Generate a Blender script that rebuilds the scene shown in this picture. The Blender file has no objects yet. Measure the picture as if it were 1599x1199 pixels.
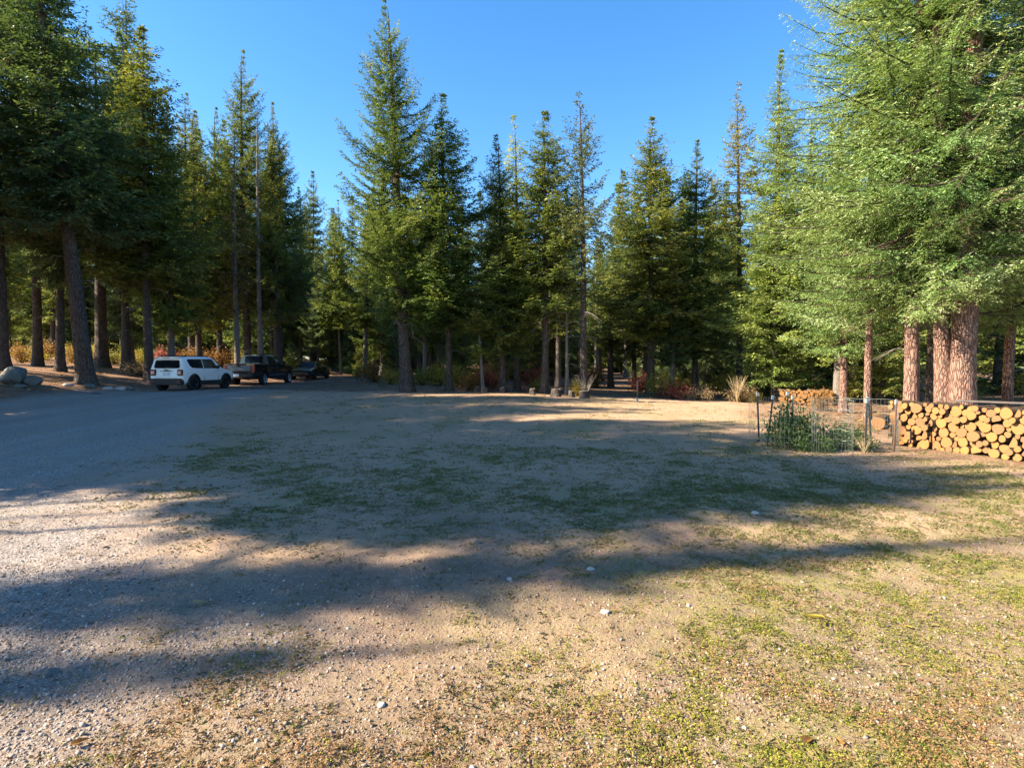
import bpy, bmesh, math, random
import numpy as np
from mathutils import Vector, Matrix

R = math.radians
scene = bpy.context.scene
COL = scene.collection
rng = np.random.default_rng(7)
random.seed(7)

# ------------------------------------------------------------------ camera
CAM_H, FPX, HOR = 1.75, 900.0, 570.0           # eye height, focal length and horizon row of a 1599 px wide frame
cam_d = bpy.data.cameras.new('camera')
cam_d.sensor_width = 36.0
cam_d.lens = 36.0 * FPX / 1599.0
cam_d.clip_start, cam_d.clip_end = 0.05, 2000
cam = bpy.data.objects.new('camera', cam_d)
COL.objects.link(cam)
cam.location = (0, 0, CAM_H)
cam.rotation_euler = (R(90) - math.atan((599.5 - HOR) / FPX), 0, 0)
scene.camera = cam

# ------------------------------------------------------------------ sky, sun, exposure
SUN_AZ, SUN_EL = -100.0, 33.0                   # degrees clockwise from the view axis, degrees above the horizon
sdir = Vector((math.sin(R(SUN_AZ)) * math.cos(R(SUN_EL)), math.cos(R(SUN_AZ)) * math.cos(R(SUN_EL)), math.sin(R(SUN_EL))))
world = bpy.data.worlds.new('World')
scene.world = world
world.use_nodes = True
wn = world.node_tree
wn.nodes.clear()
sky = wn.nodes.new('ShaderNodeTexSky')
sky.sky_type = 'NISHITA'
sky.sun_disc = False
sky.sun_elevation = R(SUN_EL)
sky.sun_rotation = R(SUN_AZ)
sky.altitude = 700
sky.air_density, sky.dust_density, sky.ozone_density = 1.0, 0.25, 2.2
hs = wn.nodes.new('ShaderNodeHueSaturation')
hs.inputs['Saturation'].default_value = 1.28
bg = wn.nodes.new('ShaderNodeBackground')
bg.inputs['Strength'].default_value = 0.066
wo = wn.nodes.new('ShaderNodeOutputWorld')
wn.links.new(sky.outputs[0], hs.inputs['Color'])
wn.links.new(hs.outputs[0], bg.inputs['Color'])
wn.links.new(bg.outputs[0], wo.inputs['Surface'])
sun_d = bpy.data.lights.new('sun', 'SUN')
sun_d.energy, sun_d.angle, sun_d.color = 4.3, R(0.55), (1.0, 0.84, 0.64)
sun = bpy.data.objects.new('sun', sun_d)
COL.objects.link(sun)
sun.rotation_euler = (-sdir).to_track_quat('-Z', 'Y').to_euler()
vs = scene.view_settings
vs.view_transform, vs.look, vs.exposure, vs.gamma = 'Standard', 'None', 2.42, 1.0
vs.use_curve_mapping = False
scene.cycles.max_bounces = 8
scene.cycles.diffuse_bounces = 6
scene.cycles.glossy_bounces = 3
scene.cycles.transmission_bounces = 4

# ------------------------------------------------------------------ helpers
def tag(o, label=None, cat=None, group=None, kind=None):
    if label: o['label'] = label
    if cat: o['category'] = cat
    if group: o['group'] = group
    if kind: o['kind'] = kind
    return o

def link(name, data, parent=None, loc=None, rot=None, scale=None):
    o = bpy.data.objects.new(name, data)
    COL.objects.link(o)
    if parent is not None: o.parent = parent
    if loc is not None: o.location = loc
    if rot is not None: o.rotation_euler = rot
    if scale is not None: o.scale = (scale,) * 3 if isinstance(scale, (int, float)) else scale
    return o

def np_mesh(name, verts, faces, mats=(), matidx=None, smooth=False, attrs=None, corner=None):
    """faces: list of (N,k) int arrays"""
    me = bpy.data.meshes.new(name)
    verts = np.asarray(verts, dtype=np.float32)
    me.vertices.add(len(verts))
    me.vertices.foreach_set('co', verts.ravel())
    if not isinstance(faces, list): faces = [faces]
    faces = [np.asarray(f, dtype=np.int32) for f in faces if len(f)]
    nl = sum(f.size for f in faces); nf = sum(len(f) for f in faces)
    me.loops.add(nl); me.polygons.add(nf)
    me.loops.foreach_set('vertex_index', np.concatenate([f.ravel() for f in faces]))
    tot = np.concatenate([np.full(len(f), f.shape[1], dtype=np.int32) for f in faces])
    me.polygons.foreach_set('loop_start', np.concatenate(([0], np.cumsum(tot)[:-1])).astype(np.int32))
    me.polygons.foreach_set('loop_total', tot)
    for m in mats: me.materials.append(m)
    if matidx is not None: me.polygons.foreach_set('material_index', np.asarray(matidx, dtype=np.int32))
    me.polygons.foreach_set('use_smooth', np.full(nf, smooth, dtype=bool))
    for k, (dom, arr) in (attrs or {}).items():
        a = me.attributes.new(k, 'FLOAT', dom)
        a.data.foreach_set('value', np.asarray(arr, dtype=np.float32))
    me.update(calc_edges=True)
    return me

def py_mesh(name, verts, faces, mat=None, smooth=False):
    me = bpy.data.meshes.new(name)
    me.from_pydata([tuple(v) for v in verts], [], [tuple(f) for f in faces])
    if mat: me.materials.append(mat)
    if smooth: me.polygons.foreach_set('use_smooth', [True] * len(me.polygons))
    me.update()
    return me

def bm_mesh(name, bm, mat=None, smooth=False):
    me = bpy.data.meshes.new(name)
    bm.to_mesh(me); bm.free()
    if mat: me.materials.append(mat)
    if smooth: me.polygons.foreach_set('use_smooth', [True] * len(me.polygons))
    return me

def hash2(ix, iy, seed):
    h = (ix.astype(np.int64) * 374761393 + iy.astype(np.int64) * 668265263 + seed * 974634777) & 0xFFFFFFFF
    h = ((h ^ (h >> 13)) * 1274126177) & 0xFFFFFFFF
    h = h ^ (h >> 16)
    return (h & 0xFFFFFF) / float(0xFFFFFF)

def vnoise(x, y, seed=0):
    x = np.asarray(x, float); y = np.asarray(y, float)
    ix, iy = np.floor(x), np.floor(y)
    fx, fy = x - ix, y - iy
    fx = fx * fx * (3 - 2 * fx); fy = fy * fy * (3 - 2 * fy)
    a, b = hash2(ix, iy, seed), hash2(ix + 1, iy, seed)
    c, d = hash2(ix, iy + 1, seed), hash2(ix + 1, iy + 1, seed)
    return (a * (1 - fx) + b * fx) * (1 - fy) + (c * (1 - fx) + d * fx) * fy

def fbm(x, y, seed=0, oct=4):
    s, a, t = 0, 1.0, 0
    for k in range(oct):
        s = s + a * vnoise(np.asarray(x) * 2 ** k + 17.3 * k, np.asarray(y) * 2 ** k - 9.1 * k, seed + k); t += a; a *= .5
    return s / t

def sm(a, b, x):
    t = np.clip((np.asarray(x, float) - a) / (b - a), 0, 1)
    return t * t * (3 - 2 * t)

# ------------------------------------------------------------------ terrain
def terr(x, y):
    x = np.asarray(x, float); y = np.asarray(y, float)
    z = .47 * sm(8, 27, y) * (1 - .92 * sm(-2, 12, x))
    z = z + np.interp(-x, [18.3, 19.2, 21, 26, 40, 130], [0, .16, .42, 1.05, 1.9, 3.0]) * sm(9, 18, y)
    z = z + .45 * sm(36, 80, y)
    z = z + .10 * (fbm(x * .14, y * .14, 3, 3) - .5) * sm(3, 9, np.hypot(x, y))
    return z

def micro(x, y):
    w = 1 - sm(9, 16, np.hypot(x, y))
    lump = fbm(x * 2.2, y * 2.2, 11, 3) - .5
    fine = fbm(x * 11, y * 11, 23, 3) - .5
    crumb = vnoise(x * 36, y * 36, 31) - .5
    return (lump * .045 + fine * .022 + crumb * .008) * w + (fbm(x * .8, y * .8, 29, 2) - .5) * .04

def gz(x, y): return float(terr(x, y))
def at(u, Y): return (u - 800.0) / FPX * Y
DR_Y = [-15, 0, 3.0, 5, 7, 10, 14, 20, 26, 33, 40, 46, 51, 56, 62]
DR_R = [-2.5, -2.0, -2.2, -3.0, -4.6, -6.6, -8.2, -10.2, -11.6, -12.2, -12.4, -11.4, -8.0, -3, 4]
DL_Y = [-15, 10, 20, 30, 40, 50, 56, 62]
DL_L = [-30, -26, -20.2, -18.7, -18.6, -18.4, -16.5, -12]
def gravel_mask(x, y):
    n = (fbm(x * .7, y * .7, 41, 3) - .5) * 3.0 + (fbm(x * 3, y * 3, 43, 3) - .5) * 1.2
    r = np.interp(y, DR_Y, DR_R); l = np.interp(y, DL_Y, DL_L)
    wid = np.interp(y, [0, 8, 20, 40], [1.8, 1.6, 1.1, .7])
    return (1 - sm(-wid, wid, x - r + n * np.interp(y, [0, 20], [.7, .5]))) * sm(-.7, .5, x - l + n * .3) * (1 - sm(60, 64, y))
def litter_mask(x, y):
    n = (fbm(x * .35, y * .35, 51, 4) - .5)
    far = sm(24.5, 29, y + n * 6 - .10 * np.abs(x))
    left = sm(18.2, 19.5, -x + n * 2)
    right = sm(6.2, 10.0, x + n * 5 - .12 * (y - 10)) * sm(5.5, 9, y)
    return np.clip(far + left + right, 0, 1)
def green_mask(x, y):
    big = fbm(x * 1.1, y * .8, 61, 5)
    g1 = (.18 + .62 * sm(.36, .66, big)) * sm(1.0, 4.0, 13 - np.hypot(x - 1, (y - 12) * .7)) * sm(4.5, 7.5, y)
    g2 = sm(.27, .55, fbm(x * 1.3, y * 1.3, 67, 5)) * sm(-.6, 2.2, x - .2 + .10 * (y - 3)) * (1 - .75 * sm(4.0, 8, y))
    g2 = np.maximum(g2, (.25 + .4 * fbm(x * 2.5, y * 2.5, 69, 3)) * sm(.6, 2.0, x) * (1 - sm(4.0, 7, y)))
    g3 = .22 * sm(.50, .66, fbm(x * .5, y * .3, 71, 4))
    return np.clip(np.maximum(np.maximum(g1, g2), g3), 0, 1) * (1 - .75 * gravel_mask(x, y)) * (1 - .85 * litter_mask(x, y))

# ------------------------------------------------------------------ materials
class NT:
    def __init__(self, name):
        self.m = bpy.data.materials.new(name); self.m.use_nodes = True
        self.t = self.m.node_tree; self.t.nodes.clear()
    def n(self, typ, ins=None, **props):
        nd = self.t.nodes.new(typ)
        for k, v in props.items(): setattr(nd, k, v)
        for k, v in (ins or {}).items():
            s = nd.inputs[k]
            if isinstance(v, tuple) and len(v) == 2 and hasattr(v[0], 'outputs'): self.t.links.new(v[0].outputs[v[1]], s)
            elif hasattr(v, 'outputs'): self.t.links.new(v.outputs[0], s)
            else: s.default_value = v
        return nd
    def mix(self, f, a, b, bt='MIX'):
        nd = self.t.nodes.new('ShaderNodeMix'); nd.data_type = 'RGBA'; nd.blend_type = bt
        for i, v in ((0, f), (6, a), (7, b)):
            if hasattr(v, 'outputs'): 
                o = v.outputs[2] if v.bl_idname == 'ShaderNodeMix' else v.outputs[0]
                self.t.links.new(o, nd.inputs[i])
            elif isinstance(v, tuple) and hasattr(v[0], 'outputs'): self.t.links.new(v[0].outputs[v[1]], nd.inputs[i])
            elif isinstance(v, tuple): nd.inputs[i].default_value = (*v, 1) if len(v) == 3 else v
            else: nd.inputs[i].default_value = v
        return nd
    def ramp(self, fac, p0, p1, lo=0.0, hi=1.0):
        nd = self.t.nodes.new('ShaderNodeMapRange'); nd.inputs[1].default_value = p0; nd.inputs[2].default_value = p1
        nd.inputs[3].default_value = lo; nd.inputs[4].default_value = hi
        if isinstance(fac, tuple): self.t.links.new(fac[0].outputs[fac[1]], nd.inputs[0])
        else: self.t.links.new(fac.outputs[0], nd.inputs[0])
        return nd
    def noise(self, scale, vec=None, detail=4, rough=.55, dist=0.0):
        nd = self.t.nodes.new('ShaderNodeTexNoise'); nd.inputs['Scale'].default_value = scale; nd.inputs['Detail'].default_value = detail
        nd.inputs['Roughness'].default_value = rough; nd.inputs['Distortion'].default_value = dist
        if vec is not None: self.t.links.new(vec.outputs['Vector'] if 'Vector' in vec.outputs else vec.outputs[0], nd.inputs['Vector'])
        return nd
    def col(self, c):
        return c.outputs[2] if hasattr(c, 'outputs') and c.bl_idname == 'ShaderNodeMix' else (c.outputs[0] if hasattr(c, 'outputs') else None)
    def out(self, color, rough=.8, spec=.3, metal=0.0, normal=None, transl=0.0, transl_col=None, coat=0.0):
        b = self.t.nodes.new('ShaderNodeBsdfPrincipled')
        if hasattr(color, 'outputs'): self.t.links.new(self.col(color), b.inputs['Base Color'])
        else: b.inputs['Base Color'].default_value = (*color, 1)
        if hasattr(rough, 'outputs'): self.t.links.new(rough.outputs[0], b.inputs['Roughness'])
        else: b.inputs['Roughness'].default_value = rough
        b.inputs['Specular IOR Level'].default_value = spec
        b.inputs['Metallic'].default_value = metal
        b.inputs['Coat Weight'].default_value = coat
        b.inputs['Coat Roughness'].default_value = .04
        if normal is not None: self.t.links.new(normal.outputs[0], b.inputs['Normal'])
        o = self.t.nodes.new('ShaderNodeOutputMaterial')
        if transl > 0:
            tr = self.t.nodes.new('ShaderNodeBsdfTranslucent')
            tc = transl_col if transl_col is not None else color
            if hasattr(tc, 'outputs'): self.t.links.new(self.col(tc), tr.inputs['Color'])
            else: tr.inputs['Color'].default_value = (*tc, 1)
            mx = self.t.nodes.new('ShaderNodeMixShader'); mx.inputs[0].default_value = transl
            self.t.links.new(b.outputs[0], mx.inputs[1]); self.t.links.new(tr.outputs[0], mx.inputs[2])
            self.t.links.new(mx.outputs[0], o.inputs['Surface'])
        else: self.t.links.new(b.outputs[0], o.inputs['Surface'])
        return self.m
    def bump(self, h, strength=.5, dist=.02):
        nd = self.t.nodes.new('ShaderNodeBump'); nd.inputs['Strength'].default_value = strength; nd.inputs['Distance'].default_value = dist
        self.t.links.new(h.outputs[0] if not isinstance(h, tuple) else h[0].outputs[h[1]], nd.inputs['Height'])
        return nd

def simple(name, color, rough=.6, spec=.4, metal=0.0, var=.0, scale=6.0, coat=0.0):
    t = NT(name)
    if var > 0:
        tc = t.n('ShaderNodeTexCoord'); nz = t.noise(scale, None, 5); t.t.links.new(tc.outputs['Object'], nz.inputs['Vector'])
        c = t.mix(t.ramp(nz, .3, .7), tuple(v * (1 - var) for v in color), tuple(min(1, v * (1 + var)) for v in color))
        return t.out(c, rough, spec, metal, coat=coat)
    return t.out(color, rough, spec, metal, coat=coat)

def foliage_mat(name, dark, mid, tip, transl=.32, hue=.10):
    t = NT(name)
    a = t.n('ShaderNodeAttribute', attribute_name='tint')
    oi = t.n('ShaderNodeObjectInfo')
    tc = t.n('ShaderNodeTexCoord'); nz = t.noise(1.1, None, 3); t.t.links.new(tc.outputs['Object'], nz.inputs['Vector'])
    c1 = t.mix(t.ramp((a, 2), 0, .55), dark, mid)
    c2 = t.mix(t.ramp((a, 2), .55, 1.0), c1, tip)
    h = t.n('ShaderNodeHueSaturation', {'Saturation': 1.0})
    t.t.links.new(t.ramp((oi, 5), 0, 1, .5 - hue * .25, .5 + hue * .12).outputs[0], h.inputs['Hue'])
    t.t.links.new(t.ramp(nz, .3, .7, .78, 1.22).outputs[0], h.inputs['Value'])
    t.t.links.new(c2.outputs[2], h.inputs['Color'])
    tl = t.mix(1.0, h, (1.25, 1.15, .55), 'MULTIPLY')
    return t.out(h, .55, .28, transl=transl, transl_col=tl)

M = {}
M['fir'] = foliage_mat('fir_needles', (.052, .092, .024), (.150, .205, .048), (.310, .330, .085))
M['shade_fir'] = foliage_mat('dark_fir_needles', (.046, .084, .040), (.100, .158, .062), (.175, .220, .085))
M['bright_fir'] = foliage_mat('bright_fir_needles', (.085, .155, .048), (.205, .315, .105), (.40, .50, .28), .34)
M['white_fir'] = foliage_mat('pale_fir_needles', (.115, .170, .042), (.255, .330, .088), (.43, .475, .175), .34)
M['larch'] = foliage_mat('larch_needles', (.22, .24, .028), (.40, .41, .045), (.54, .51, .07), .4)
M['pine'] = foliage_mat('pine_needles', (.060, .088, .040), (.135, .165, .062), (.23, .245, .10))
M['open_pine'] = foliage_mat('yellow_pine_needles', (.105, .12, .026), (.24, .25, .046), (.38, .35, .075), .36)
M['brown_fir'] = foliage_mat('browning_needles', (.070, .070, .032), (.150, .130, .052), (.25, .20, .085))

def bark_mat(name, dark, light, sc=1.0, bump=.9):
    t = NT(name)
    tc = t.n('ShaderNodeTexCoord')
    mp = t.n('ShaderNodeMapping', {'Scale': (1, 1, .22)}); t.t.links.new(tc.outputs['Object'], mp.inputs['Vector'])
    vo = t.n('ShaderNodeTexVoronoi', {'Scale': 17 * sc}, feature='DISTANCE_TO_EDGE'); 
    nd = t.noise(5 * sc, mp, 4); 
    dv = t.mix(.12, mp, nd, 'LINEAR_LIGHT'); t.t.links.new(dv.outputs[2], vo.inputs['Vector'])
    nz = t.noise(30 * sc, mp, 6, .65); big = t.noise(1.3, None, 3); t.t.links.new(tc.outputs['Object'], big.inputs['Vector'])
    c = t.mix(t.ramp(vo, .0, .16), dark, light)
    c = t.mix(t.ramp(nz, .35, .75, 0, .55), c, tuple(v * .5 for v in light))
    c = t.mix(t.ramp(big, .5, .75, 0, .35), c, (.16, .16, .13))
    hgt = t.n('ShaderNodeMath', {0: t.ramp(vo, 0, .2), 1: t.ramp(nz, 0, 1, 0, .6)}, operation='ADD')
    return t.out(c, .92, .12, normal=t.bump(hgt, bump, .03))
M['bark_grey'] = bark_mat('grey_bark', (.030, .024, .022), (.125, .100, .088))
M['bark_pine'] = bark_mat('reddish_pine_bark', (.060, .032, .026), (.300, .185, .145))
M['bark_pale'] = bark_mat('pale_bark', (.08, .07, .06), (.23, .20, .175), 1.3, .5)
M['twig'] = simple('branch_wood', (.055, .042, .034), .9, .1)
M['dead_wood'] = simple('dead_grey_wood', (.20, .175, .155), .9, .1, var=.3, scale=9)

def ground_mat():
    t = NT('lawn_dirt_gravel')
    geo = t.n('ShaderNodeNewGeometry')
    pos = t.n('ShaderNodeMapping', {'Vector': (geo, 0)})
    ag = t.n('ShaderNodeAttribute', attribute_name='gravel'); al = t.n('ShaderNodeAttribute', attribute_name='litter')
    av = t.n('ShaderNodeAttribute', attribute_name='green')
    n1 = t.noise(1.4, pos, 6, .6); n2 = t.noise(9, pos, 6, .65); n3 = t.noise(60, pos, 5, .7); n4 = t.noise(240, pos, 3, .7); n5 = t.noise(.45, pos, 4)
    dirt = t.mix(t.ramp(n1, .3, .7), (.265, .188, .140), (.20, .140, .102))
    dirt = t.mix(t.ramp(n2, .52, .72, 0, .6), dirt, (.355, .272, .212))
    dirt = t.mix(t.ramp(n3, .50, .74, 0, .75), dirt, (.12, .080, .055))
    straw = t.mix(t.ramp(n3, .35, .7), (.40, .31, .18), (.24, .17, .09))
    dirt = t.mix(t.ramp(n5, .46, .62, 0, .65), dirt, straw)
    grass = t.mix(t.ramp(n3, .35, .68), (.175, .175, .045), (.29, .25, .085))
    gm = t.n('ShaderNodeMath', {0: (av, 2), 1: t.ramp(n2, .36, .62, .15, 1.0)}, operation='MULTIPLY')
    c = t.mix(gm, dirt, grass)
    sepP = t.n('ShaderNodeSeparateXYZ', {0: (geo, 0)}); yn = t.n('ShaderNodeMath', {0: (sepP, 1), 1: t.ramp(n5, .2, .8, -3, 3)}, operation='ADD')
    turf = t.mix(t.ramp(n2, .35, .65), (.405, .268, .180), (.49, .338, .235)); turf = t.mix(t.ramp(n3, .45, .72, 0, .75), turf, (.215, .138, .085))
    turf = t.mix(t.n('ShaderNodeMath', {0: gm, 1: .8}, operation='MULTIPLY'), turf, t.mix(t.ramp(n3, .35, .68), (.130, .140, .052), (.240, .220, .100)))
    c = t.mix(t.ramp(yn, 4.8, 7.5, 0, .92), c, turf)
    vo = t.n('ShaderNodeTexVoronoi', {'Vector': pos, 'Scale': 38.0, 'Randomness': 1.0})
    stone = t.mix(t.ramp((vo, 1), .2, .9), (.36, .335, .315), (.60, .565, .53))
    stone = t.mix(t.ramp(n2, .42, .7, 0, .55), stone, (.25, .215, .185))
    lane = t.n('ShaderNodeMapping', {'Vector': (geo, 0), 'Scale': (.9, .07, 1)}); ln_ = t.noise(1.0, lane, 3); n6 = t.noise(22, pos, 4, .7)
    stone = t.mix(t.ramp(ln_, .40, .62, 0, .5), stone, (.27, .24, .215)); stone = t.mix(t.ramp(n6, .50, .70, 0, .6), stone, (.20, .185, .17))
    stone = t.mix(t.ramp((vo, 0), .30, .62, 0, .65), stone, (.13, .115, .10))
    gg = t.n('ShaderNodeMath', {0: (ag, 2), 1: t.ramp(n1, .30, .62, .55, 1.0)}, operation='MULTIPLY')
    c = t.mix(gg, c, stone)
    lit = t.mix(t.ramp(n2, .35, .68), (.185, .105, .062), (.105, .062, .040))
    lit = t.mix(t.ramp(n3, .5, .72, 0, .7), lit, (.29, .20, .125))
    lm = t.n('ShaderNodeMath', {0: (al, 2), 1: t.ramp(n1, .32, .6, .55, 1.0)}, operation='MULTIPLY')
    c = t.mix(lm, c, lit)
    c = t.mix(t.ramp(n4, .60, .78, 0, .5), c, (.52, .45, .37))
    h1 = t.n('ShaderNodeMath', {0: n3, 1: t.ramp(n4, 0, 1, 0, .35)}, operation='ADD')
    h2 = t.n('ShaderNodeMath', {0: h1, 1: t.ramp((vo, 0), 0, .6, .5, 0)}, operation='ADD')
    return t.out(c, .95, .12, normal=t.bump(h2, .75, .022))
M['ground'] = ground_mat()

# ------------------------------------------------------------------ ground and drive
def axis(fine0, fine1, step, lo, hi, grow=1.07):
    a = list(np.arange(fine0, fine1, step))
    s, v = step, a[-1]
    while v < hi: s *= grow; v += s; a.append(v)
    s, v, b = step, a[0], []
    while v > lo: s *= grow; v -= s; b.append(v)
    return np.array(b[::-1] + a)
def sheet(name, X, Y, Z, mat):
    ny, nx = X.shape
    V = np.stack([X, Y, Z], -1).reshape(-1, 3)
    i = np.arange(ny * nx).reshape(ny, nx)
    F = np.stack([i[:-1, :-1], i[:-1, 1:], i[1:, 1:], i[1:, :-1]], -1).reshape(-1, 4)
    x, y = V[:, 0], V[:, 1]
    return np_mesh(name, V, F, [mat], smooth=True, attrs={'gravel': ('POINT', gravel_mask(x, y)), 'litter': ('POINT', litter_mask(x, y)), 'green': ('POINT', green_mask(x, y))})
gx = axis(-4.6, 4.6, .028, -420, 420, 1.055)
gy = axis(1.6, 7.0, .026, -120, 700, 1.045)
GX, GY = np.meshgrid(gx, gy)
tag(link('ground', sheet('ground', GX, GY, terr(GX, GY) + micro(GX, GY), M['ground'])), kind='structure')
# gravel drive: its own crowned sheet whose edges dive under the ground
dy = np.concatenate([np.arange(7.5, 20, .16), np.arange(20, 60, .35)])
fr = np.linspace(0, 1, 90)
L_, R_ = np.interp(dy, DL_Y, DL_L) - .2, np.interp(dy, DR_Y, DR_R) + .3
edge = .9 * (fbm(dy * .6, dy * 0 + 3, 81, 3) - .5) * 2
DX = (L_[:, None] * (1 - fr) + (R_ + edge)[:, None] * fr)
DY = np.repeat(dy[:, None], len(fr), 1)
lift = np.minimum(np.minimum(fr / .06, (1 - fr) / .12), 1)[None, :] * np.minimum(np.minimum((dy - 7.5) / 3, (60 - dy) / 4), 1)[:, None]
DZ = terr(DX, DY) + (fbm(DX * .8, DY * .8, 29, 2) - .5) * .04 - .055 + .085 * np.clip(lift, 0, 1) + .012 * (fbm(DX * 3, DY * 3, 83, 3) - .5)
tag(link('gravel_drive', sheet('gravel_drive', DX, DY, DZ, M['ground'])), kind='structure')

# ------------------------------------------------------------------ conifers
def crown_mesh(name, seed, mat, H, base, Lmax, nb=240, prof='cone', e_low=-12, e_top=42, droop=.12, up=.16, twig=.10,
               lsp=.05, ll=.11, lw=.036, clump=.0, tw_len=.42, bare=.16, drop=.0, vdroop=.22, tipgain=.55, jit=.28, whorl=.0, zr=.38, nr=.6):
    g = np.random.default_rng(seed)
    s = np.sort(g.random(nb) ** (1.0 if prof != 'tuft' else .9)) ; s = (s + np.arange(nb) / nb) / 2
    z = base + (H - base) * s * .985
    if whorl:
        nw = max(4, int((H - base) / whorl)); per = nb / nw
        wi = np.floor(np.arange(nb) / per); s = np.clip((wi + .5 + g.normal(0, .12, nb)) / nw, 0, 1); s = 1 - (1 - s) ** 1.22
        z = base + (H - base) * s * .985
    if prof == 'cone': pr = np.minimum(1.0, .55 + 2.6 * s) * (1 - s) ** .92 + .012
    elif prof == 'narrow': pr = np.minimum(1.0, .5 + 3 * s) * (1 - s) ** .80 * .97 + .012
    elif prof == 'oval': pr = np.minimum(1.0, .55 + 1.8 * s) * (1 - s ** 1.25) ** .98 + .012
    else: pr = (.55 + .45 * np.sin(np.pi * s)) * (1 - s ** 3) + .04
    az = np.arange(nb) * 2.39996 + g.normal(0, .5, nb)
    L = Lmax * pr * np.clip(g.normal(1.0 - jit * .45, jit, nb), .3, 1.30)
    L *= 1 - clump * (vnoise(az * 1.2 / 1.0 + 50, z * .55, seed) > .62)
    keep = (g.random(nb) > drop) & (g.random(nb) > .62 * np.clip((s - .74) / .2, 0, 1))
    z, az, L, s = z[keep], az[keep], L[keep], s[keep]; nb = len(z)
    e = np.radians(e_low + (e_top - e_low) * s ** 1.6 + 24 * np.clip((s - .88) / .12, 0, 1) + g.normal(0, 6, nb))
    dh = np.stack([np.cos(az), np.sin(az), np.zeros(nb)], 1)
    def P(bi, t):
        zz = z[bi] + L[bi] * (np.sin(e[bi]) * t - droop * np.sin(np.pi * np.clip(t, 0, 1)) * 1.0 + up * t ** 3)
        side = .06 * L[bi] * np.sin(t * 5 + az[bi] * 7)
        q = dh[bi] * (L[bi] * np.cos(e[bi]) * t)[:, None]
        q[:, 0] += -dh[bi, 1] * side; q[:, 1] += dh[bi, 0] * side
        return np.concatenate([q[:, :2], zz[:, None]], 1)
    # wood
    K = 6
    tt = np.tile(np.linspace(0, 1, K), nb); bb = np.repeat(np.arange(nb), K)
    pc = P(bb, tt); rad = (.006 + .011 * L[bb]) * (1 - tt * .9)
    upv = np.array([0, 0, 1.0]); sd = np.stack([-dh[bb, 1], dh[bb, 0], np.zeros(len(bb))], 1)
    wv = np.stack([pc + sd * rad[:, None], pc - sd * rad[:, None] * .5 + upv * rad[:, None] * .87, pc - sd * rad[:, None] * .5 - upv * rad[:, None] * .87], 1).reshape(-1, 3)
    i0 = (np.arange(nb)[:, None] * K + np.arange(K - 1)[None, :]).ravel() * 3
    wf = np.concatenate([np.stack([i0 + a, i0 + b, i0 + b + 3, i0 + a + 3], 1) for a, b in ((0, 1), (1, 2), (2, 0))])
    # twigs
    ntw = np.maximum(3, (L * (1 - bare) / twig).astype(int)) * 2
    bi = np.repeat(np.arange(nb), ntw)
    k = np.arange(len(bi)) - np.repeat(np.cumsum(ntw) - ntw, ntw)
    t = bare + (1 - bare) * (k // 2 + g.random(len(bi)) * .9) / (ntw[bi] / 2)
    t = np.minimum(t, 1.0); sg = np.where(k % 2 == 0, 1.0, -1.0)
    p0 = P(bi, t); tan = P(bi, t + .03) - p0; tan /= np.linalg.norm(tan, axis=1)[:, None] + 1e-9
    sv = np.stack([-tan[:, 1], tan[:, 0], np.zeros(len(bi))], 1); sv /= np.linalg.norm(sv, axis=1)[:, None] + 1e-9
    ang = np.radians(g.normal(52, 13, len(bi)))
    td = tan * np.cos(ang)[:, None] + sv * (sg * np.sin(ang))[:, None]
    td[:, 2] += g.normal(-vdroop, .22, len(bi)); td /= np.linalg.norm(td, axis=1)[:, None]
    tl = (tw_len * L[bi] * np.clip(1 - t, 0, 1) ** .75 * np.minimum(1, .35 + t * 2.0) + .11 * np.minimum(1, .35 + L[bi])) * g.uniform(.6, 1.2, len(bi))
    # needle sprays
    nlf = np.clip((tl / lsp).astype(int), 2, 22)
    ti = np.repeat(np.arange(len(bi)), nlf)
    kk = np.arange(len(ti)) - np.repeat(np.cumsum(nlf) - nlf, nlf)
    f = (kk + g.random(len(ti))) / nlf[ti]
    q0 = p0[ti] + td[ti] * (tl[ti] * f)[:, None]; q0[:, 2] -= .12 * tl[ti] * f ** 2
    s2 = np.cross(td[ti], np.array([0, 0, 1.0])); s2 /= np.linalg.norm(s2, axis=1)[:, None] + 1e-9
    sg2 = np.where(kk % 2 == 0, 1.0, -1.0); a2 = np.radians(g.normal(40, 16, len(ti)))
    ld = td[ti] * np.cos(a2)[:, None] + s2 * (sg2 * np.sin(a2))[:, None]
    ld[:, 2] += g.normal(0, zr, len(ti)); ld /= np.linalg.norm(ld, axis=1)[:, None]
    lv = ll * g.uniform(.65, 1.25, len(ti)); wv2 = lw * g.uniform(.7, 1.3, len(ti))
    nrm = np.array([0, 0, 1.0]) + g.normal(0, nr, (len(ti), 3))
    wd = np.cross(ld, nrm); wd /= np.linalg.norm(wd, axis=1)[:, None] + 1e-9
    mid = q0 + ld * (lv * .45)[:, None]
    v = np.stack([q0, mid - wd * (wv2 / 2)[:, None], q0 + ld * lv[:, None], mid + wd * (wv2 / 2)[:, None]], 1).reshape(-1, 3)
    nwood = len(wv)
    lf = nwood + np.arange(len(ti) * 4).reshape(-1, 4)
    tint = np.clip(.30 + .20 * g.normal(0, 1, nb)[bi[ti]] + tipgain * ((t[ti] - .45) * .5 + (f - .5) * .5) + g.normal(0, .12, len(ti)), 0, 1)
    me = np_mesh(name, np.concatenate([wv, v]), [np.concatenate([wf, lf])], [mat, M['twig']],
                 np.concatenate([np.ones(len(wf)), np.zeros(len(lf))]), attrs={'tint': ('FACE', np.concatenate([np.zeros(len(wf)), tint]))})
    return me

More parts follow.
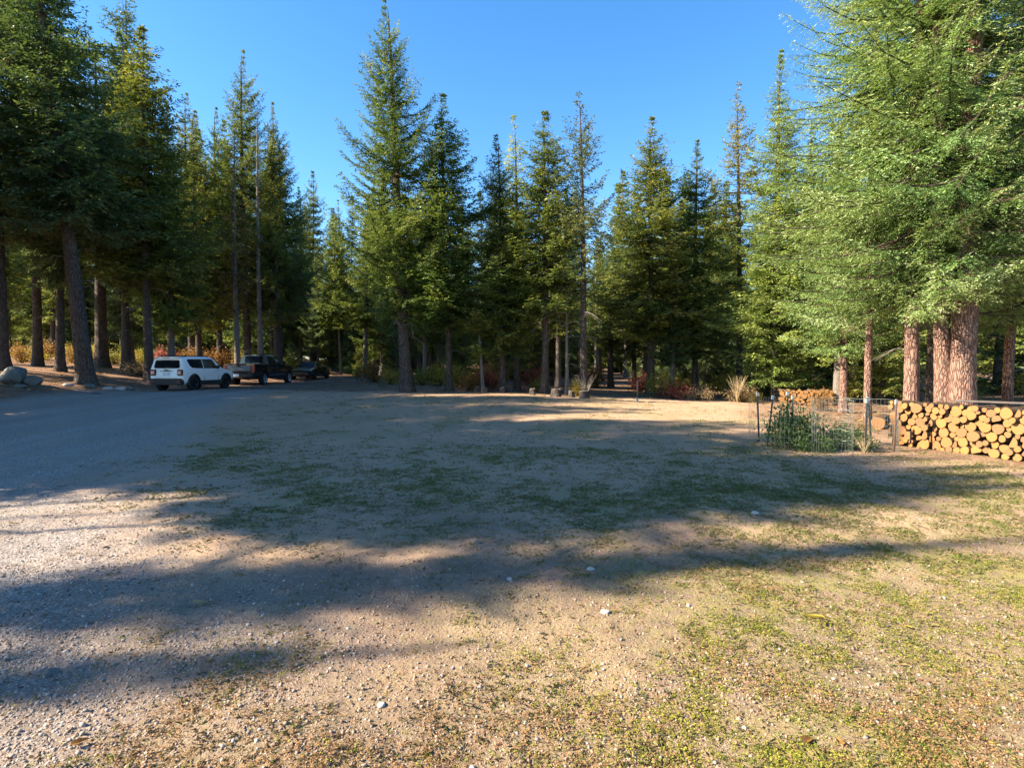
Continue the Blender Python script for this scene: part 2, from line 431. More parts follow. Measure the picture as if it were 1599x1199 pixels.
CR = {}   # kind -> list of (mesh, height)
def addc(kind, name, seed, mat, H, *a, **k): CR.setdefault(kind, []).append((crown_mesh(name, seed, M[mat], H, *a, **k), H))
addc('tall', 'crown_tall', 1, 'fir', 18.4, 3.9, 3.6, nb=400, prof='oval', e_low=-14, e_top=50, droop=.10, up=.28, clump=.34, twig=.070, lsp=.036, ll=.11, lw=.042, jit=.34, whorl=.50, tw_len=.28)
for i, sd in enumerate((2, 3, 4)):
    addc('fir', 'crown_fir', sd * 11, 'fir', 15, [3.4, 4.2, 2.6][i], [3.0, 2.6, 3.1][i], bare=.10, nb=[420, 400, 420][i], prof=['cone', 'narrow', 'cone'][i], e_low=-20, e_top=[48, 42, 50][i], droop=.09, up=.24, clump=.34, jit=.34, twig=.085, lsp=.044, ll=.13, lw=.05, whorl=[.44, .5, .42][i], tw_len=.30, vdroop=[.22, .34, .2][i])
for i, sd in enumerate((5, 6)):
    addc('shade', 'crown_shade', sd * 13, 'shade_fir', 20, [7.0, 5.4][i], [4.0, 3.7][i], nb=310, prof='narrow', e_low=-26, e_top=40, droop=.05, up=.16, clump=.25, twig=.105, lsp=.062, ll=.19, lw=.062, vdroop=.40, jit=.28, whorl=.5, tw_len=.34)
addc('white', 'crown_white', 21, 'white_fir', 16.3, .9, 2.6, nb=500, bare=.10, prof='cone', e_low=-12, e_top=42, droop=.05, up=.14, twig=.075, lsp=.042, ll=.10, lw=.040, jit=.24, tw_len=.34, whorl=.40, vdroop=.24)
for i, sd in enumerate((31, 32)):
    addc('big', 'crown_big', sd, 'bright_fir', 20, 3.6, [4.3, 4.7][i], nb=[400, 390][i], bare=.07, prof='narrow', e_low=-24, e_top=36, droop=.05, up=.20, twig=.080, lsp=.030, ll=.074, lw=.022, vdroop=.45, clump=.25, tw_len=.22, jit=.30, tipgain=1.1, whorl=.62, zr=.34, nr=.55)
addc('young', 'crown_young', 41, 'bright_fir', 9, 2.3, 2.4, nb=220, prof='cone', e_low=-14, e_top=42, droop=.05, up=.16, twig=.075, lsp=.040, ll=.085, lw=.034, jit=.26, tw_len=.32, whorl=.42, vdroop=.34)
addc('larch', 'crown_larch', 51, 'larch', 14, 3.6, 1.5, nb=260, prof='narrow', e_low=-6, e_top=45, twig=.09, lsp=.045, ll=.12, lw=.045, clump=.2)
addc('pine', 'crown_pine', 61, 'pine', 14, 5.2, 1.4, nb=130, prof='tuft', e_low=0, e_top=45, up=.35, bare=.36, twig=.07, lsp=.038, ll=.13, lw=.042, clump=.3, jit=.4, zr=.6, nr=1.0)
addc('open', 'crown_open', 62, 'open_pine', 17, 5, 2.5, nb=170, prof='oval', e_low=-10, e_top=45, up=.3, bare=.28, twig=.08, lsp=.045, ll=.15, lw=.05, clump=.3, jit=.36, whorl=.5)
addc('thin', 'crown_thin', 71, 'brown_fir', 16, 4.0, 1.6, nb=190, prof='narrow', e_low=-15, e_top=35, bare=.22, clump=.4, twig=.11, ll=.15, lw=.05, jit=.4, drop=.08)
for i, sd in enumerate((81, 82, 83, 84)):
    addc('back', 'crown_back', sd, ['shade_fir', 'fir', 'fir', 'white_fir'][i], 18, [3.2, 5.0, 1.8, 4][i], [3.0, 2.7, 3.2, 2.4][i], nb=360, prof=['cone', 'narrow', 'cone', 'oval'][i], e_low=-20, e_top=45, up=.2, twig=.12, lsp=.07, ll=.21, lw=.08, clump=.32, jit=.34, whorl=.55, tw_len=.30)
addc('sapling', 'crown_sapling', 91, 'fir', 5, .25, 1.7, nb=110, prof='cone', e_low=-10, e_top=42, up=.12, twig=.11, lsp=.06, ll=.17, lw=.06, jit=.25, tw_len=.5, whorl=.3)
addc('sapling', 'crown_sapling', 92, 'shade_fir', 6, .3, 2.1, nb=120, prof='oval', e_low=-14, e_top=42, up=.12, twig=.12, lsp=.065, ll=.2, lw=.065, jit=.3, tw_len=.5, whorl=.35)


def trunk_mesh(name, seed, H, d, mat, sides=18, rings=34, flare=.45, bend=.004, relief=.05):
    g = np.random.default_rng(seed)
    zz = H * np.linspace(0, 1, rings) ** 1.5; zz[0] = -.35
    th = np.linspace(0, 2 * np.pi, sides, endpoint=False)
    Z, T = np.meshgrid(zz, th, indexing='ij')
    zc = np.clip(Z, 0, None)
    r = d / 2 * (.985 * (1 - zc / H) ** .72 + .015)
    ph = g.random(3) * 6
    r = r * (1 + flare * np.exp(-zc / (.42 + d * .3)) * (1 + .45 * np.cos(T * 4 + ph[0]) + .3 * np.cos(T * 7 + ph[1])))
    r = r * (1 + relief * (fbm(np.cos(T) * 4 + 9, Z * 1.2 + np.sin(T) * 4, seed, 3) - .5) * 2 + relief * .8 * np.cos(T * 9 + 2.0 * np.sin(Z * 1.3 + ph[2])))
    cx = bend * H * (np.sin(Z / H * 4 + ph[0]) - math.sin(ph[0])); cy = bend * H * (np.sin(Z / H * 3.4 + ph[1]) - math.sin(ph[1]))
    V = np.stack([cx + r * np.cos(T), cy + r * np.sin(T), Z], -1).reshape(-1, 3)
    i = np.arange(rings * sides).reshape(rings, sides)
    F = np.stack([i[:-1], np.roll(i, -1, 1)[:-1], np.roll(i, -1, 1)[1:], i[1:]], -1).reshape(-1, 4)
    return np_mesh(name, V, F, [mat], smooth=True)

def tube(pts, r0, r1, sides=5):
    pts = np.asarray(pts, float); n = len(pts)
    tg = np.gradient(pts, axis=0); tg /= np.linalg.norm(tg, axis=1)[:, None] + 1e-9
    ref = np.array([.31, .17, .93]); a = np.cross(tg, ref); a /= np.linalg.norm(a, axis=1)[:, None] + 1e-9; b = np.cross(tg, a)
    rr = np.linspace(r0, r1, n)[:, None, None]; th = np.linspace(0, 2 * np.pi, sides, endpoint=False)
    V = pts[:, None, :] + rr * (a[:, None, :] * np.cos(th)[None, :, None] + b[:, None, :] * np.sin(th)[None, :, None])
    i = np.arange(n * sides).reshape(n, sides)
    F = np.stack([i[:-1], np.roll(i, -1, 1)[:-1], np.roll(i, -1, 1)[1:], i[1:]], -1).reshape(-1, 4)
    return V.reshape(-1, 3), F
def join(parts):
    V, F, o = [], [], 0
    for v, f in parts: V.append(v); F.append(f + o); o += len(v)
    return np.concatenate(V), np.concatenate(F)

def dead_branch_mesh(seed):
    g = np.random.default_rng(seed); t = np.linspace(0, 1, 9); L = g.uniform(1.1, 1.7)
    main = np.stack([L * t, .10 * L * np.sin(t * 4 + seed), L * (-.10 * t - .28 * t ** 2 * g.uniform(.5, 1.6) + .12 * np.sin(t * 3))], 1)
    parts = [tube(main, .016, .003)]
    for k in range(7):
        i = g.integers(2, 8); d = np.array([.5, g.choice([-1, 1]) * g.uniform(.4, 1), g.uniform(-.8, .2)]); l = g.uniform(.2, .55)
        tt = np.linspace(0, 1, 5)[:, None]
        parts.append(tube(main[i] + d * l * tt + np.array([0, 0, -.15 * l]) * tt ** 2, .007, .002, 4))
    return np_mesh('dead_branch', *join(parts), [M['dead_wood']], smooth=True)
DEAD = [dead_branch_mesh(s) for s in range(5)]

def tree(name, label, x, y, H, d, kind, var=0, cscale=1.0, lean=(0, 0), rot=0, bark='bark_grey', dead=0, dead_z=(1.5, 5), group=None, seed=1, flare=.45, cz=1.0, trunk=None, ck=None, coff=0.0):
    z = gz(x, y) - .03
    root = link(name, None, None, (x, y, z), (R(lean[1]), R(lean[0]), 0))
    root.empty_display_size = .3
    tag(root, label, 'tree', group)
    if trunk is None: tm = trunk_mesh('trunk', seed, H * .97, d, M[bark], flare=flare)
    tr = link('trunk', tm if trunk is None else trunk[0], root, scale=None if trunk is None else (d / trunk[2], d / trunk[2], H * .97 / trunk[1]))
    if kind:
        me, h0 = CR[kind][var]
        k = ck if ck else H / h0
        link('crown', me, root, (0, 0, coff), (0, 0, rot), (k * cscale, k * cscale, k * cz))
    for i in range(dead):
        a = random.uniform(0, 6.283); zz = random.uniform(*dead_z)
        link('dead_branch', DEAD[i % 5], root, (math.cos(a) * d * .3, math.sin(a) * d * .3, zz), (0, random.uniform(-.2, .25), a), random.uniform(.6, 1.25))
    return root

BT = [(trunk_mesh('trunk', 500 + i, 18, .4, M['bark_grey' if i < 2 else 'bark_pale'], sides=10, rings=14), 18, .4) for i in range(3)]

# ---- trees one can tell apart: (name, label, u, distance, height, trunk diameter, ...)
def T(u, Y, H, d, kind, name, label, **k): return tree(name, label, at(u, Y), Y, H, d, kind, **k)
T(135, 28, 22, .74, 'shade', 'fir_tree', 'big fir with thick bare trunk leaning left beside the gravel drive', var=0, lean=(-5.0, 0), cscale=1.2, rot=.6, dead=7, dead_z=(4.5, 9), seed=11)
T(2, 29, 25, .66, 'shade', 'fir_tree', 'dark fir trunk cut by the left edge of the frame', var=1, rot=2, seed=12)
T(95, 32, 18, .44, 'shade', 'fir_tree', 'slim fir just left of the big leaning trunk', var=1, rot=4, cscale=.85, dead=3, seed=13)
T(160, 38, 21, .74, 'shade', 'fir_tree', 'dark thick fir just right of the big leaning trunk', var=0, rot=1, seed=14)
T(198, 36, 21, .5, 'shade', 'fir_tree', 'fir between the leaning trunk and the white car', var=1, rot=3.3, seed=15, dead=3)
T(234, 33.5, 20.3, .46, 'fir', 'fir_tree', 'tall pointed fir rising directly left of the white car', var=1, rot=3, seed=16, cscale=1.4, dead=6, dead_z=(2, 7))
T(268, 38, 18, .46, 'fir', 'fir_tree', 'fir with pale mossy trunk directly behind the white car', var=2, rot=2, seed=17, bark='bark_pale', dead=5)
T(372, 42, 18.6, .42, 'thin', 'fir_tree', 'thin browning fir with bare grey trunk above the pickup', var=0, rot=1, seed=18, bark='bark_pale', dead=12, dead_z=(1.5, 8))
T(408, 44, 21.5, .40, None, 'fir_tree', 'pale straight bare trunk standing behind the pickup cab', var=0, rot=4, cscale=.75, seed=19, bark='bark_pale', dead=12, dead_z=(2, 13))
T(388, 47, 26.2, .6, 'tall', 'fir_tree', 'tall dense dark fir rising behind the pickup, highest tip there', var=0, rot=1.2, cscale=.95, seed=20)
T(438, 48, 20.5, .5, 'shade', 'fir_tree', 'dark wide fir behind the black sedan', var=1, rot=5.2, cscale=1.0, seed=21)
T(312, 46, 20.5, .5, 'fir', 'fir_tree', 'dark fir between the white car and the pickup', var=2, rot=2.2, cscale=1.1, seed=22)
T(345, 50, 22.5, .5, 'tall', 'fir_tree', 'fir left of the highest tip behind the pickup', var=0, rot=3.3, cscale=.95, seed=24)
T(636, 27, 18.3, .56, 'tall', 'fir_tree', 'tallest fir in the middle with bare lower trunk beside the lawn', lean=(-3.0, 0), rot=.5, seed=23, dead=4, dead_z=(2.5, 4))
T(702, 28, 14.4, .32, 'fir', 'fir_tree', 'fir leaning against the right side of the tallest middle fir', var=0, rot=2.2, cscale=1.38, seed=25, lean=(-1, 0), dead=3)
T(755, 27.5, 6.4, .17, None, 'dead_tree', 'thin dead leaning pole trunk left of the larch', seed=26, dead=7, dead_z=(1.5, 5.5), lean=(-3, 0), bark='bark_pale')
T(786, 28, 12.5, .30, 'fir', 'fir_tree', 'dark green fir directly left of the yellow larch', var=2, rot=4, cscale=1.15, seed=27, dead=7, dead_z=(2, 5.5), lean=(-1.5, 0))
T(808, 29.5, 14.0, .32, 'larch', 'larch_tree', 'larch with yellow pointed crown in the middle group', rot=1, cscale=1.4, seed=28, lean=(-.8, 0), dead=5)
T(851, 27, 13.2, .36, 'fir', 'fir_tree', 'green fir between the yellow larch and the slender pine', var=1, rot=5, cscale=1.4, seed=29, dead=6)
T(886, 26.5, 6.6, .18, None, 'dead_tree', 'thin pale dead trunk left of the slender pine', seed=30, dead=8, dead_z=(1.2, 6), bark='bark_pale')
T(912, 26, 13.7, .34, 'pine', 'pine_tree', 'slender pine with sparse tufted crown and long dark bare trunk', rot=1, cscale=1.2, seed=31, lean=(-1.2, 0), dead=9, dead_z=(2, 6))
T(1016, 31, 14.9, .42, 'fir', 'fir_tree', 'broad sunlit fir right of the gap of open sky', var=0, rot=.4, cscale=1.38, seed=32, dead=3)
T(1086, 32, 14.2, .36, 'fir', 'fir_tree', 'dark narrow fir behind the red shrub', var=2, rot=3, cscale=1.15, seed=33)
T(1155, 33, 17.8, .38, 'open', 'pine_tree', 'open yellowish pine behind the pale pointed fir', rot=2, seed=34, lean=(-.8, 0))
T(1213, 27, 16.4, .40, 'white', 'fir_tree', 'pale sunlit pointed fir with foliage down to the ground', rot=1, cscale=1.2, seed=35, bark='bark_grey')
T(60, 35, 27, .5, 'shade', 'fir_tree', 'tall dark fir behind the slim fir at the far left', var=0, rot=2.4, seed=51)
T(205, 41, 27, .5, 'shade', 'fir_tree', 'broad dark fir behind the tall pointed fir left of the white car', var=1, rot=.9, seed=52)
T(432, 46, 22, .5, 'tall', 'fir_tree', 'dense fir right of the pale bare trunk behind the pickup', rot=2.9, cscale=.95, seed=53)
T(300, 50, 23.5, .5, 'tall', 'fir_tree', 'dense fir filling the wood above the white car bonnet', rot=4.4, cscale=.95, seed=54)
T(1262, 36, 16.5, .40, 'fir', 'fir_tree', 'dark fir behind the right side of the pale pointed fir', var=2, rot=1, cscale=1.1, seed=36)
T(1318, 20.5, 9.0, .26, 'young', 'fir_tree', 'young bright fir behind the wire cage', rot=2, seed=37, bark='bark_pine')
T(1425, 15.2, 19, .36, 'big', 'fir_tree', 'straight reddish trunk left of the twin trunks behind the woodpile', var=0, rot=.8, cscale=1.1, seed=38, bark='bark_pine', dead=4, dead_z=(1.8, 3.2), flare=.2)
T(1477, 14.7, 20, .40, 'big', 'fir_tree', 'thinner left trunk of the twin firs behind the woodpile', var=1, rot=3.8, seed=39, bark='bark_pine', flare=.2, lean=(-2.2, 0))
T(1504, 14.3, 22, .56, 'big', 'fir_tree', 'thicker right trunk of the twin firs behind the woodpile', var=1, rot=2.0, seed=40, bark='bark_pine', flare=.2)
T(1356, 17.5, 20, .22, 'big', 'fir_tree', 'slim pale trunk between the wire cage and the reddish trunk', var=0, rot=2.6, cscale=.95, seed=50, flare=.2, bark='bark_pine')
T(1453, 20.5, 17, .32, 'shade', 'fir_tree', 'dark shaded trunk between the reddish trunk and the twin firs', var=0, rot=1.9, seed=41)
T(1574, 18, 18, .29, 'big', 'fir_tree', 'slim reddish trunk right of the twin firs', var=0, rot=4.9, seed=42, bark='bark_pine', dead=7, dead_z=(1.5, 4.5), flare=.2)
T(1640, 16, 19, .4, 'big', 'fir_tree', 'fir whose branches reach in from the right edge', var=1, rot=.4, seed=43, bark='bark_pine')
T(1375, 25, 12, .3, 'white', 'fir_tree', 'fir in the gap between the young fir and the reddish trunk', rot=4, seed=44)

# ---- deep wood behind: trees nothing tells apart
groups = [('left', -1.02, -.42, 30, 'tree standing deep in the shaded wood behind the parked vehicles', 'deep wood behind the vehicles'),
          ('mid', -.42, .22, 62, 'tree standing deep in the wood behind the middle of the lawn', 'deep wood behind the lawn'),
          ('right', .22, 1.02, 56, 'tree standing deep in the wood behind the wire cage and woodpile', 'deep wood behind the woodpile')]
placed = []
for gname, a0, a1, n, lab, grp in groups:
    k = tries = 0
    while k < n and tries < 9000:
        tries += 1
        q = rng.uniform(a0, a1); Y = rng.uniform(36 if gname != 'right' else 29, 88) if gname != 'left' else rng.uniform(54, 84)
        x = q * Y
        if gname == 'right' and q > .52: Y = rng.uniform(22, 60); x = q * Y
        if any((x - a) ** 2 + (Y - b) ** 2 < 2.2 for a, b in placed): continue
        if -19 < x < -11 and Y < 52: continue
        if abs(x / Y - .135) < .035 and Y < 50: continue
        placed.append((x, Y)); k += 1
        v = int(rng.integers(0, 4)); uu = 800 + 900 * x / Y
        lo, hi = (130, 330) if uu < 455 else (315, 420) if uu < 545 else (265, 370) if uu < 915 else (350, 430) if uu < 965 else (230, 340) if uu < 1240 else (150, 350)
        H = float(np.clip((583 - rng.uniform(lo, hi)) * Y / 900, 6, 27))
        tree('wood_tree', lab, x, Y, H, float(rng.uniform(.24, .5)), 'back', v, float(rng.uniform(.9, 1.3)), rot=float(rng.uniform(0, 6.28)), group=grp, trunk=BT[int(rng.integers(0, 3))], lean=(float(rng.normal(0, 1)), 0))
T(492, 70, 23.6, .4, 'fir', 'fir_tree', 'distant pointed fir in the sky gap above the black sedan, taller one', var=1, rot=1, seed=45, cscale=.9)
T(531, 74, 21.5, .4, 'fir', 'fir_tree', 'distant pointed fir in the sky gap, nearest the tallest fir', var=0, rot=1, seed=46, cscale=.8)
T(470, 66, 20.5, .4, 'fir', 'fir_tree', 'distant fir in the sky gap beside the dense dark fir', var=2, rot=1, seed=47, cscale=.8)
T(938, 60, 16.0, .34, 'fir', 'fir_tree', 'distant fir filling the foot of the open sky gap', var=0, rot=1, seed=48, cscale=.85)

# ---- low young firs that close the wood near the ground
for i in range(80):
    q = rng.uniform(-.98, 1.0); Y = rng.uniform(56, 80) if q < -.4 else rng.uniform(42, 78) if q < .3 else rng.uniform(30, 60)
    x = q * Y
    if -19 < x < -9 and Y < 56 or abs(q - .135) < .03: continue
    tree('young_fir', 'low young fir in the undergrowth of the %s wood' % ('left' if q < -.4 else 'middle' if q < .25 else 'right'), x, Y, float(rng.uniform(3, 7.5)), .12, 'sapling', i % 2, float(rng.uniform(.9, 1.3)), rot=i * 1.3, group='young firs in the %s wood' % ('left' if q < -.4 else 'middle' if q < .25 else 'right'), trunk=BT[i % 3])
# far wood that reads as one mass
fm = []
for i in range(1000):
    q = rng.uniform(-1.5, 1.5); Y = rng.uniform(86, 150); x = q * Y
    fm.append((x, Y, gz(x, Y), rng.uniform(.75, 1.15) * (1 if abs(q - .15) > .06 else .8)))

# ---- trees along the left edge of the clearing, outside the frame, that throw the long shadows
for i, (x, y, H, kind, v) in enumerate(((-18, 7.9, 18.0, 'fir', 1), (-19.5, 8.6, 16, 'shade', 0), (-22, 8.2, 17.5, 'shade', 1), (-18.5, 9.2, 18, 'shade', 0), (-23, 10.6, 21, 'shade', 1), (-20, 12.0, 17.5, 'shade', 1), (-25, 13.8, 19, 'fir', 0),
                                     (-22, 15.4, 17.5, 'shade', 0), (-28, 17.0, 20.5, 'shade', 1), (-24, 19.0, 20, 'fir', 2), (-30, 21.5, 20, 'shade', 1), (-26, 23.4, 19.5, 'fir', 0), (-28, 26, 18, 'shade', 0), (-31.5, 29, 20, 'shade', 1), (-36, 34, 18, 'shade', 1))):
    tree('edge_tree', 'fir at the left edge of the clearing beyond the frame', x, y, H, .4, kind, v, 1.25, rot=i * 1.7, group='firs beyond the left edge', trunk=BT[i % 3])
for i, (x, y, H, k_, kind) in enumerate(((-17, 1.8, 14.8, .48, 'fir'), (-16, .8, 10.5, .30, 'fir'), (-26, 3.0, 23, .6, 'fir'), (-27, 4.5, 23.5, .6, 'fir'), (-18.5, 3.6, 17.5, .55, 'fir'), (-21, 4.6, 19.5, .6, 'fir'), (-24, 5.4, 21, .62, 'fir'))):
    tree('edge_tree', 'high-crowned fir at the left edge of the clearing beyond the frame', x, y, H, .17, kind, 2, .85 if i < 2 else 1.35, rot=i * 1.7, group='high-crowned firs beyond the left edge', trunk=BT[i % 3], ck=k_, coff=H - 15 * k_)
# ------------------------------------------------------------------ scatter helper: points carrying instances
def scatter(name, P, rot, scl, idx, temps, label, cat):
    me = bpy.data.meshes.new(name)
    me.vertices.add(len(P)); me.vertices.foreach_set('co', np.asarray(P, np.float32).ravel())
    a = me.attributes.new('rot', 'FLOAT_VECTOR', 'POINT'); a.data.foreach_set('vector', np.asarray(rot, np.float32).ravel())
    a = me.attributes.new('scl', 'FLOAT', 'POINT'); a.data.foreach_set('value', np.asarray(scl, np.float32))
    a = me.attributes.new('idx', 'INT', 'POINT'); a.data.foreach_set('value', np.asarray(idx, np.int32))
    c = bpy.data.collections.new(name + '_pieces')
    for i, m in enumerate(temps):
        c.objects.link(bpy.data.objects.new('%s_piece_%02d' % (name, i), m))
    ng = bpy.data.node_groups.new(name + '_scatter', 'GeometryNodeTree')
    ng.interface.new_socket('Geometry', in_out='INPUT', socket_type='NodeSocketGeometry')
    ng.interface.new_socket('Geometry', in_out='OUTPUT', socket_type='NodeSocketGeometry')
    N = ng.nodes
    gi, go = N.new('NodeGroupInput'), N.new('NodeGroupOutput')
    ci = N.new('GeometryNodeCollectionInfo'); ci.inputs['Collection'].default_value = c
    ci.inputs['Separate Children'].default_value = True; ci.inputs['Reset Children'].default_value = True
    ip = N.new('GeometryNodeInstanceOnPoints'); ip.inputs['Pick Instance'].default_value = True
    def attr(nm, dt):
        n = N.new('GeometryNodeInputNamedAttribute'); n.data_type = dt; n.inputs['Name'].default_value = nm
        return n.outputs['Attribute']
    Lk = ng.links.new
    Lk(gi.outputs[0], ip.inputs['Points']); Lk(ci.outputs[0], ip.inputs['Instance'])
    Lk(attr('idx', 'INT'), ip.inputs['Instance Index']); Lk(attr('scl', 'FLOAT'), ip.inputs['Scale'])
    er = N.new('FunctionNodeEulerToRotation'); Lk(attr('rot', 'FLOAT_VECTOR'), er.inputs[0]); Lk(er.outputs[0], ip.inputs['Rotation'])
    Lk(ip.outputs[0], go.inputs[0])
    o = link(name, me)
    md = o.modifiers.new('scatter', 'NODES'); md.node_group = ng
    return tag(o, label, cat, kind='stuff')

fm = np.array(fm)
scatter('far_wood', np.stack([fm[:, 0], fm[:, 1], fm[:, 2] - 1.6], 1), np.stack([fm[:, 0] * 0, fm[:, 0] * 0, rng.random(len(fm)) * 6.28], 1), fm[:, 3], rng.integers(0, 3, len(fm)),
        [CR['back'][0][0], CR['back'][1][0], CR['back'][2][0]], 'far conifer wood closing the view behind the clearing', 'wood')

# ------------------------------------------------------------------ vehicles
M['paint_white'] = simple('white_car_paint', (.78, .79, .80), .28, .5, coat=.6)
M['paint_black'] = simple('black_car_paint', (.008, .009, .012), .16, .5, coat=1.0)
M['plastic'] = simple('black_trim_plastic', (.022, .023, .026), .55, .4)
M['glass_dark'] = simple('tinted_glass', (.008, .011, .016), .08, .45)
M['glass_black'] = simple('shaded_windscreen', (.006, .007, .009), .3, .15)
M['tyre'] = simple('tyre_rubber', (.018, .018, .019), .85, .2)
M['rim_black'] = simple('black_rim', (.015, .015, .017), .35, .5)
M['rim_chrome'] = simple('bright_rim', (.75, .76, .78), .22, .5, 1.0)
M['chrome'] = simple('silver_trim', (.13, .15, .18), .4, .5, .2)
M['lamp_red'] = simple('red_lamp_lens', (.33, .015, .018), .2, .6)
M['lamp_white'] = simple('clear_lamp_lens', (.75, .76, .78), .12, .7)
M['plate'] = simple('number_plate', (.62, .68, .74), .45, .4)

def ring(st, tilt=0.0):
    y, zb, wl, wb, zbelt, zr, wr = st
    half = [(wl - .10, zb), (wl, zb + .12), (wb, zb + .30), (wb + .012, (zbelt + zb + .3) / 2), (wb, zbelt), (wb + (wr - wb) * .5, zbelt + (zr - zbelt) * .46), (wr, zr - .07 * min(1, (zr - zbelt) / .3)), (wr - .05, zr - .02 * min(1, (zr - zbelt) / .3)), (wr - .16, zr)]
    pts = [(x, z) for x, z in half] + [(-x, z) for x, z in half[::-1]]
    out = []
    for x, z in pts:
        yy = y + (tilt * max(0, z - zbelt) if tilt else 0)
        out.append((x, yy, z))
    return out
def loft_mesh(name, rings, mat):
    n = len(rings[0]); V = [p for r in rings for p in r]; F = []
    for i in range(len(rings) - 1):
        for j in range(n):
            k = (j + 1) % n
            F.append((i * n + j, i * n + k, (i + 1) * n + k, (i + 1) * n + j))
    F.append(tuple(range(n))[::-1]); F.append(tuple((len(rings) - 1) * n + j for j in range(n)))
    me = py_mesh(name, V, F, mat)
    bm = bmesh.new(); bm.from_mesh(me); bmesh.ops.recalc_face_normals(bm, faces=bm.faces[:]); bm.to_mesh(me); bm.free()
    return me
def cylx(name, r, w, seg=28):
    bm = bmesh.new(); bmesh.ops.create_cone(bm, cap_ends=True, segments=seg, radius1=r, radius2=r, depth=w, matrix=Matrix.Rotation(R(90), 4, 'Y'))
    return bm_mesh(name, bm)
def boolean_cut(o, cutters):
    for c in cutters:
        md = o.modifiers.new('cut', 'BOOLEAN'); md.object = c; md.operation = 'DIFFERENCE'; md.solver = 'EXACT'
    dg = bpy.context.evaluated_depsgraph_get(); dg.update()
    me = bpy.data.meshes.new_from_object(o.evaluated_get(dg)); o.modifiers.clear(); o.data = me
    for c in cutters: bpy.data.objects.remove(c)
def bevel_shade(o, w=.02):
    md = o.modifiers.new('bevel', 'BEVEL'); md.width = w; md.segments = 2; md.limit_method = 'ANGLE'; md.angle_limit = R(28)
    wn_ = o.modifiers.new('wn', 'WEIGHTED_NORMAL'); wn_.keep_sharp = False
    o.data.polygons.foreach_set('use_smooth', [True] * len(o.data.polygons))
def lathe_x(name, prof, mat, seg=28):
    V, F = [], []; n = len(prof)
    for k in range(seg):
        a = 2 * math.pi * k / seg
        for r, x in prof: V.append((x, r * math.cos(a), r * math.sin(a)))
    for k in range(seg):
        for j in range(n - 1):
            k2 = (k + 1) % seg
            F.append((k * n + j, k * n + j + 1, k2 * n + j + 1, k2 * n + j))
    return py_mesh(name, V, F, mat, True)
def box_bm(bm, c, s, rot=None):
    m = Matrix.Translation(c) @ (rot if rot else Matrix.Identity(4)) @ Matrix.Diagonal((*s, 1))
    bmesh.ops.create_cube(bm, size=1, matrix=m)
def box(name, c, s, mat, parent, bev=.012, rot=None):
    bm = bmesh.new(); box_bm(bm, c, s, rot)
    if bev: bmesh.ops.bevel(bm, geom=bm.edges[:], offset=min(bev, min(s) * .45), segments=2, affect='EDGES')
    return link(name, bm_mesh(name, bm, mat), parent)
def wheel(parent, x, y, r, w, rim_mat, spokes=6):
    sgn = 1 if x > 0 else -1
    wl = link('wheel', None, parent, (x, y, r))
    prof = [(r * .64, -w / 2), (r * .86, -w / 2 - .008), (r * .97, -w / 2 + .02), (r, -w * .25), (r, w * .25), (r * .97, w / 2 - .02), (r * .86, w / 2 + .008), (r * .64, w / 2)]
    link('tyre', lathe_x('tyre', prof, M['tyre']), wl)
    bm = bmesh.new()
    for k in range(spokes):
        a = 2 * math.pi * k / spokes
        box_bm(bm, (sgn * (w / 2 - .025), math.cos(a) * r * .34, math.sin(a) * r * .34), (.03, r * .58, r * .17), Matrix.Rotation(a, 4, 'X'))
    bmesh.ops.create_cone(bm, cap_ends=True, segments=16, radius1=r * .15, radius2=r * .12, depth=.05, matrix=Matrix.Translation((sgn * (w / 2 - .02), 0, 0)) @ Matrix.Rotation(R(90), 4, 'Y'))
    me = bm_mesh('rim', bm, rim_mat)
    o = link('rim', me, wl)
    barrel = lathe_x('rim_barrel', [(r * .66, sgn * (w / 2 - .005)), (r * .61, sgn * (w / 2 - .008)), (r * .585, sgn * (w / 2 - .05)), (r * .55, 0), (.01, -sgn * .03)], rim_mat if rim_mat == M['rim_chrome'] else M['rim_black'])
    link('rim_barrel', barrel, wl)
def side_x(sts, y, z):
    ys = [s[0] for s in sts]; f = lambda i: float(np.interp(y, ys, [s[i] for s in sts]))
    wb, zb, zr, wr = f(3), f(4), f(5), f(6)
    if z <= zb: return wb + .012
    t = min(1, (z - zb) / max(.05, zr - .07 - zb))
    return wb + (wr - wb) * t
def side_panel(name, sts, poly, sgn, mat, parent, off=.008, th=.02):
    n = len(poly)
    o_ = [(sgn * (side_x(sts, y, z) + off), y, z) for y, z in poly]; i_ = [(sgn * (side_x(sts, y, z) + off - th), y, z) for y, z in poly]
    F = [tuple(range(n)), tuple(range(2 * n - 1, n - 1, -1))] + [(k, n + k, n + (k + 1) % n, (k + 1) % n) for k in range(n)]
    me = py_mesh(name, o_ + i_, F, mat)
    bm = bmesh.new(); bm.from_mesh(me); bmesh.ops.recalc_face_normals(bm, faces=bm.faces[:]); bmesh.ops.triangulate(bm, faces=[f for f in bm.faces if len(f.verts) > 4]); bm.to_mesh(me); bm.free()
    return link(name, me, parent)
def slab(name, pts, nrm, th, mat, parent):
    """flat polygon with thickness: proud along nrm"""
    n = len(pts); nv = Vector(nrm).normalized() * th
    V = [Vector(p) + nv for p in pts] + [Vector(p) - nv for p in pts]
    F = [tuple(range(n)), tuple(range(2 * n - 1, n - 1, -1))] + [(k, n + k, n + (k + 1) % n, (k + 1) % n) for k in range(n)]
    me = py_mesh(name, V, F, mat)
    bm = bmesh.new(); bm.from_mesh(me); bmesh.ops.recalc_face_normals(bm, faces=bm.faces[:]); bm.to_mesh(me); bm.free()
    return link(name, me, parent)
